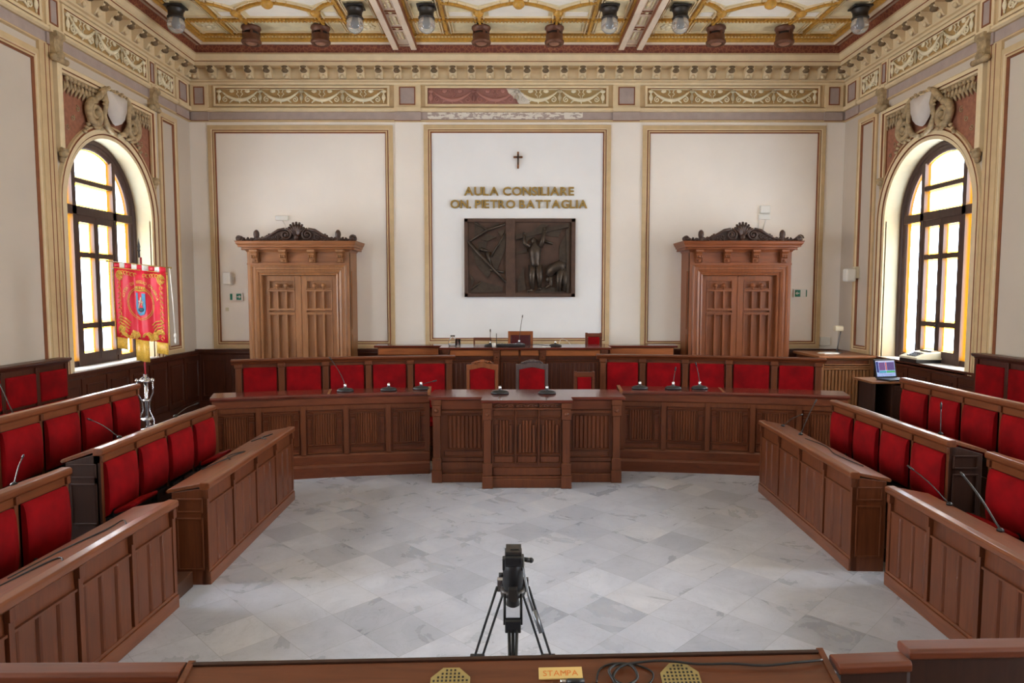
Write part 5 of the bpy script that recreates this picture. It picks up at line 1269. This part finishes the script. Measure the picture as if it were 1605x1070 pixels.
for z, r in ((1.22, .07), (.98, .045), (.75, .075), (.62, .07)):
    b = MB(); b.lathe([(r-.01, -.012), (r+.008, -.006), (r+.008, .006), (r-.01, .012)], (BX, BY, z), 16); b.build('ring', SILVER, t)
b = MB(); b.lathe([(.018, .3), (.02, .9), (.025, .95), (.018, 1.3)], (BX, BY, 0), 12); b.build('socket', SILVER, t)
# cloth: slightly turned, gently waved
BW = .345; zT, zB = 2.655, 1.76
def cl(u, z, d=0): 
    wv = .022*math.sin(u*26+.4)+.008*math.sin(u*60+z*4); a = .22
    return (BX+u*math.cos(a)+(wv+d)*math.sin(a)*1, BY-.035+u*math.sin(a)*-1*.6-(wv+d), z-.07*(u+BW)/2/BW)
t = thing('town_banner', 'red and gold town banner with blue shield hanging by the window', 'banner', (BX, BY-.035, zB))
def bottom(u):
    a = abs(u)/BW
    return 1.655 if a < .27 else (1.93 if a < .56 else 1.80)
def sheet(u0, u1, zb, zt_, n=12, d=0, th=.006):
    b = MB(); vs = []
    for i in range(n+1):
        u = u0+(u1-u0)*i/n; m = max(3, int((zt_-zb)/.1)+1)
        for j in range(m): z = zb+(zt_-zb)*j/(m-1); vs += [cl(u, z, d), cl(u, z, d+th)]
    fs = []
    for i in range(n):
        for j in range(m-1):
            a = (i*m+j)*2; c = ((i+1)*m+j)*2; fs += [[a, c, c+2, a+2], [a+1, a+3, c+3, c+1]]
            if i == 0: fs.append([a, a+2, a+3, a+1])
            if i == n-1: fs.append([c, c+1, c+3, c+2])
        a = i*m*2; c = (i+1)*m*2; fs.append([a, a+1, c+1, c]); a += 2*(m-1); c += 2*(m-1); fs.append([a, c, c+1, a+1])
    b.add(vs, fs, True); return b
def joinb(bs):
    o = MB()
    for q in bs:
        k = len(o.v); o.v += q.v; o.f += [[i+k for i in f] for f in q.f]; o.mi += q.mi; o.sm += q.sm
    return o
joinb([sheet(-BW, BW, 1.76, 2.60, 28)]).build('cloth', BANR, t)
for u0, u1, zb in ((-BW, -BW*.53, 1.62), (-BW*.27, BW*.27, 1.50), (BW*.53, BW, 1.62)): sheet(u0, u1, zb, 1.76, 8).build('cloth_tab', BANG, t)
for q in range(9):
    u0 = -BW+q*2*BW/9; sheet(u0, u0+2*BW/9, 2.60, 2.665, 3).build('heading_strip', BANR if q % 2 == 0 else CABLEW, t)
def zs(z): return 2.60-(2.60-z)*1.2 if z < 2.6 else z
def on(u, z, lift=.010): return cl(u*1.07, zs(z), lift)
def stroke(b, pts, r=.006): b.tube([on(u, z) for u, z in pts], r, 5)
b = MB()
for s in (-1, 1):
    stroke(b, [(s*BW*.97, 2.58-.7*i/12) for i in range(13)], .006)
    for i in range(13):
        z = 2.54-.05*i; c = .265; stroke(b, [(s*(c+.02*math.cos(k*.8)), z+.02*math.sin(k*.8)) for k in range(7)], .0055)
    for i in range(7):
        for r in (.03, .045): stroke(b, [(s*(.245-.03*i)+r*math.cos(k*.7+i), 1.93+.012*i*0+.05*(6-i)/6+r*math.sin(k*.7+i)) for k in range(6)], .007)
    for i in range(6): stroke(b, [(s*(.24-.035*i)+.022*math.cos(k*.8), 2.555+.006*math.sin(i)+.018*math.sin(k*.8)) for k in range(7)], .005)
    for r in (.02, .035, .048): stroke(b, [(s*.255+r*math.cos(k*.6), 2.53+r*math.sin(k*.6)) for k in range(11)], .006)
    for i in range(5):
        z = 2.0+.03*i; stroke(b, [(s*(.27-.0*i), z), (s*(.22-.01*i), z-.02), (s*(.17-.01*i), z-.06)], .008)
for r in (.145, .16): stroke(b, [(r*math.cos(k*PI/18), 2.27+r*1.05*math.sin(k*PI/18)) for k in range(37)], .0035)
stroke(b, [(-BW, 2.60), (-.16, 2.60), (0, 2.60), (.16, 2.60), (BW, 2.60)], .005)
b.build('gold_embroidery', BANG, t)
b = MB(); b.add([on(u, z, .014) for u, z in ((-.065, 2.37), (.065, 2.37), (.065, 2.21), (.045, 2.16), (0, 2.145), (-.045, 2.16), (-.065, 2.21))]+[on(u, z, .004) for u, z in ((-.065, 2.37), (.065, 2.37), (.065, 2.21), (.045, 2.16), (0, 2.145), (-.045, 2.16), (-.065, 2.21))], [list(range(7))]+[[i, (i+1) % 7, 7+(i+1) % 7, 7+i] for i in range(7)]); b.build('shield', BLUE, t)
b = MB(); b.ball(on(.01, 2.205, .016), (.035, .006, .025), 8); b.build('shield_base', TEAL, t)
b = MB(); stroke(b, [(-.025, 2.22), (-.005, 2.27), (.01, 2.33)], .009); stroke(b, [(.02, 2.25), (.035, 2.29)], .008); stroke(b, [(-.03, 2.29), (.03, 2.28)], .006); b.build('shield_figure', BEIGEP, t)
b = MB(); stroke(b, [(-.07, 2.40), (0, 2.395), (.07, 2.40)], .012)
for k in range(5): b.ball(on(-.06+.03*k, 2.425, .014), (.013, .006, .018), 6)
b.build('mural_crown', BANG, t)
def arc_text(s, r, zc_, span, h, parent):
    n_ = len(s)
    for i, ch in enumerate(s):
        if ch == ' ': continue
        a = PI/2+span/2-span*i/(n_-1); me = text_mesh(ch, h/.73, .001, .001); xs = [v.co.x for v in me.vertices]; cx_ = (min(xs)+max(xs))/2
        me.materials.clear(); me.materials.append(BANG); ca, sa = math.cos(a-PI/2), math.sin(a-PI/2)
        for v in me.vertices:
            x, y = v.co.x-cx_, v.co.y; u = r*math.cos(a)+x*ca-y*sa; z = zc_+r*math.sin(a)+x*sa+y*ca
            v.co = Vector(cl(u*1.07, zs(z), .009-v.co.z))-ORG[parent.name]
        o = bpy.data.objects.new('letter', me); col.objects.link(o); o.parent = parent; ORG[o.name] = ORG[parent.name]
arc_text("CITTA' DI REGGIO CALABRIA", .20, 2.27, 2.6, .03, t)
b = MB(); b.tube([cl(-BW-.07, 2.668, .003), cl(-.1, 2.668, .003), cl(.1, 2.668, .003), cl(BW+.05, 2.668, .003)], .007, 8); b.ball(cl(-BW-.08, 2.668, .003), .015, 8); b.ball(cl(BW+.06, 2.668, .003), .012, 8); b.build('cross_bar', GILT, t)
b = MB(); b.tube([cl(BW+.045, 2.66, .0), cl(BW+.07, 2.3, 0), cl(BW+.09, 1.88, 0)], .006, 6); b.ball(cl(BW+.09, 1.86, 0), (.016, .016, .03), 8); b.ball(cl(BW+.09, 1.80, 0), (.012, .012, .04), 8); b.build('cord_tassel', CABLEW, t)
# ================================================================ VIDEO TRIPOD
TX, TY = .012, 3.3
t = thing('video_tripod', 'black video camera tripod standing on the marble floor', 'tripod', (TX, TY, 0))
fm = lambda x, y, z: (TX+x, TY+y, z)
b = MB(fm); b.box(-.04, .045, -.06, .06, .96, 1.02, ch=.01); b.lathe([(.045, .83), (.052, .86), (.05, .93), (.045, .97)], (0, 0, 0), 16); b.box(-.052, -.03, -.025, .025, .93, .99); b.box(.035, .055, -.025, .025, .93, 1.0); b.build('fluid_head', BLACK, t, bevel=.005)
b = MB(fm); b.box(-.035, .042, -.055, .055, 1.02, 1.038); b.box(-.012, .03, -.03, .035, 1.038, 1.044); b.build('camera_plate', DARKM, t, bevel=.004)
b = MB(fm); b.tube([(.05, 0, .98), (.085, .0, .975)], .012, 10); b.ball((.09, 0, .975), .014, 8); b.build('tilt_knob', BLACK, t)
b = MB(fm); b.tube([(-.045, 0, .90), (-.07, 0, .90)], .012, 10); b.build('lock_knob', BLACK, t)
b = MB(fm); b.lathe([(.05, .80), (.062, .805), (.062, .83), (.045, .835)], (0, 0, 0), 18); b.lathe([(.02, .74), (.035, .75), (.03, .78), (.04, .80)], (0, 0, 0), 12); b.build('bowl', DARKM, t)
for k, (dx, dy) in enumerate(((-.29, .22), (.29, .22), (.0, -.36))):
    n_ = Vector((dx, dy, 0)).normalized(); sd = Vector((-n_.y, n_.x, 0)); top = n_*.065; L_ = Vector((dx, dy, 0)); lg = MB(fm); fr = .165 if k == 2 else .56
    for s in (-1, 1):
        o = sd*s*.04; lg.tube([tuple(top*1.05+o+Vector((0, 0, .835))), tuple((top+(L_-top)*fr)+o+Vector((0, 0, .835-.81*fr)))], .0065, 8)
    q = top+(L_-top)*fr; zq = .835-.81*fr
    for s in ((-1, 0, 1) if k == 2 else (0,)): lg.tube([tuple(q+sd*s*.02+Vector((0, 0, zq+.02))), tuple(L_+sd*s*.02*0+Vector((0, 0, .03)))], .008, 8); lg.build('leg', BLACK, t)
    b = MB(fm); c_ = q+Vector((0, 0, zq)); b.box(c_.x-.038, c_.x+.038, c_.y-.02, c_.y+.02, c_.z-.035, c_.z+.03, ch=.006); b.build('leg_clamp', BLACK, t, bevel=.004)
    b = MB(fm); b.ball((dx, dy, .022), (.025, .025, .022), 8); b.build('rubber_foot', BLACK, t)
    b = MB(fm); cc_ = top*1.1; b.box(cc_.x-.022, cc_.x+.022, cc_.y-.018, cc_.y+.018, .80, .865); b.build('leg_joint', SILVER if k == 0 else DARKM, t, bevel=.004)
b = MB(fm); b.tube([(.05, -.02, 1.0), (.055, -.05, .93), (.075, -.09, .84), (.10, -.13, .77)], [.006, .006, .007, .007], 8); b.build('pan_bar', GREYM, t)
b = MB(fm); b.tube([(.10, -.13, .78), (.135, -.17, .69)], .012, 10); b.build('grip', GREYM, t)
b = MB(fm); b.tube([(-.02, -.2, .56), (-.045, -.2, .55), (-.045, -.2, .52)], .004, 6); b.build('strap_hook', BLACK, t)
# ================================================================ PRESS GALLERY IN FRONT OF THE CAMERA
b = MB(); b.box(-3.2, 3.3, -2.6, 1.78, 0, .45); tag(b.build('gallery_platform', WD_FLOOR), 'raised wooden press gallery platform under the press desk', 'platform')
t = thing('press_desk', 'sloping press desk with brass grilles in the foreground', 'desk', (0, 1.8, .45))
sk = .036
def pd(x, d, h=0):  # x along the desk, d down the slope towards the viewer, h above the surface
    c, s_ = math.cos(math.radians(19)), math.sin(math.radians(19)); return (x, 1.985+sk*x-d*c-h*s_*1, 1.195-d*s_+h*c)
fm = lambda x, y, z: pd(x, y, z)
b = MB(fm); b.box(-.945, .955, 0, .52, -.025, 0); b.build('sloping_top', WD_P, t, bevel=.004)
b = MB(fm); b.box(-.95, .96, -.012, .0, -.04, .006); b.build('top_ledge', WD_D, t, bevel=.003)
for x in (-.95, .955):
    b = MB(fm); b.box(x-.009, x+.009, -.02, .52, -.03, .006, ch=.004); b.build('edge_strip', WD_P, t)
b = MB(); b.prism([(1.50, .45), (1.96, .45), (1.96, 1.15), (1.50, .99)], -.93, -.89, 'x'); b.build('side_panel', WD_D, t); b = MB(); b.prism([(1.50, .45), (1.96, .45), (1.96, 1.16), (1.50, .99)], .90, .94, 'x'); b.build('side_panel', WD_D, t)
b = MB(); b.box(-.92, .92, 1.90, 1.935, .45, 1.12); b.build('front_board', WD_Z, t)
for x in (-.175, .50):
    b = MB(fm); oc = [(x+.062*math.cos(PI/8+k*PI/4)*1.0, .085+.062*math.sin(PI/8+k*PI/4)) for k in range(8)]
    b.add([(p[0], p[1], .0) for p in oc]+[(p[0], p[1], .004) for p in oc], [list(range(8)), list(range(8, 16))]+[[i, (i+1) % 8, 8+(i+1) % 8, 8+i] for i in range(8)])
    q = b.build('speaker_grille', BRASSG, t)
    b = MB(fm)
    for i in range(-4, 5):
        for j in range(-4, 5):
            if abs(i)+abs(j) < 6: b.box(x+i*.012-.003, x+i*.012+.003, .085+j*.012-.003, .085+j*.012+.003, .004, .0052)
    b.build('perforation', DARKM, q)
t = thing('name_plate', 'yellow plate reading STAMPA lying on the press desk', 'sign', pd(.145, .05, .002))
b = MB(fm); b.box(.083, .212, .035, .075, .0005, .006); b.build('plate', PLATE, t, bevel=.001)
letters('STAMPA', .096, .199, .066, .020, t, ORANGE, 0, rot=lambda u, v, d: pd(u, .132-v, .0062+d*.1), dep=.001, bold=0)
# black cable along the ledge with a loose coil
C = [(.94, .035), (.86, .045), (.76, .05), (.66, .045), (.56, .04), (.47, .03), (.40, .028), (.33, .045), (.30, .08), (.33, .11), (.37, .085), (.36, .045), (.32, .035), (.29, .06), (.30, .10), (.27, .12), (.22, .125), (.19, .12)]
cable('black cable running along the press desk ledge to a loose coil', [pd(x, d, .012+.004*(i % 2)) for i, (x, d) in enumerate(C)], .0042)
cable('thin black cable loop on press desk beside the yellow plate', [pd(x, d, .0045) for x, d in ((.25, .09), (.265, .045), (.31, .025), (.37, .03), (.42, .06), (.40, .10), (.35, .1))], .0028)
t = thing('cable_plug', 'small black and silver plug below the yellow plate on press desk', 'plug', pd(.19, .085))
b = MB(fm); b.tube([(.215, .088, .008), (.165, .088, .008)], .008, 8); b.build('body', BLACK, t); b = MB(fm); b.tube([(.165, .088, .008), (.145, .086, .008)], .005, 8); b.build('tip', SILVER, t)
def barrier(x0, x1, y0, y1, zt_, label):
    t = thing('gallery_barrier', label, 'barrier', ((x0+x1)/2, (y0+y1)/2, .45)); sl = (y1-y0)/(x1-x0)
    sh = lambda x, y, z: (x, y+(x-x0)*sl, z)
    b = MB(sh); b.box(x0, x1, y0-.042, y0+.03, zt_-.035, zt_, ch=.008); b.build('hand_rail', WD_X, t, bevel=.003)
    b = MB(sh); b.box(x0+.01, x1-.01, y0-.03, y0+.0, .45, zt_-.035); b.build('board', WD_D, t)
    b = MB(sh); n_ = max(1, round((x1-x0)/.5))
    for i in range(n_): 
        a = x0+(x1-x0)*i/n_; b.box(a+.05, a+(x1-x0)/n_-.05, y0+.0, y0+.015, .6, zt_-.12)
    b.build('panel', WD_Z, t)
barrier(-3.1, -.965, 1.93, 1.945, 1.20, 'oak gallery barrier at the banner side of the press desk')
barrier(.975, 1.20, 1.985, 2.0, 1.20, 'short oak barrier piece next to the press desk, laptop side')
barrier(1.215, 3.2, 2.04, 2.10, 1.215, 'long oak gallery barrier at the laptop side of the press desk')
bpy.context.view_layer.update()
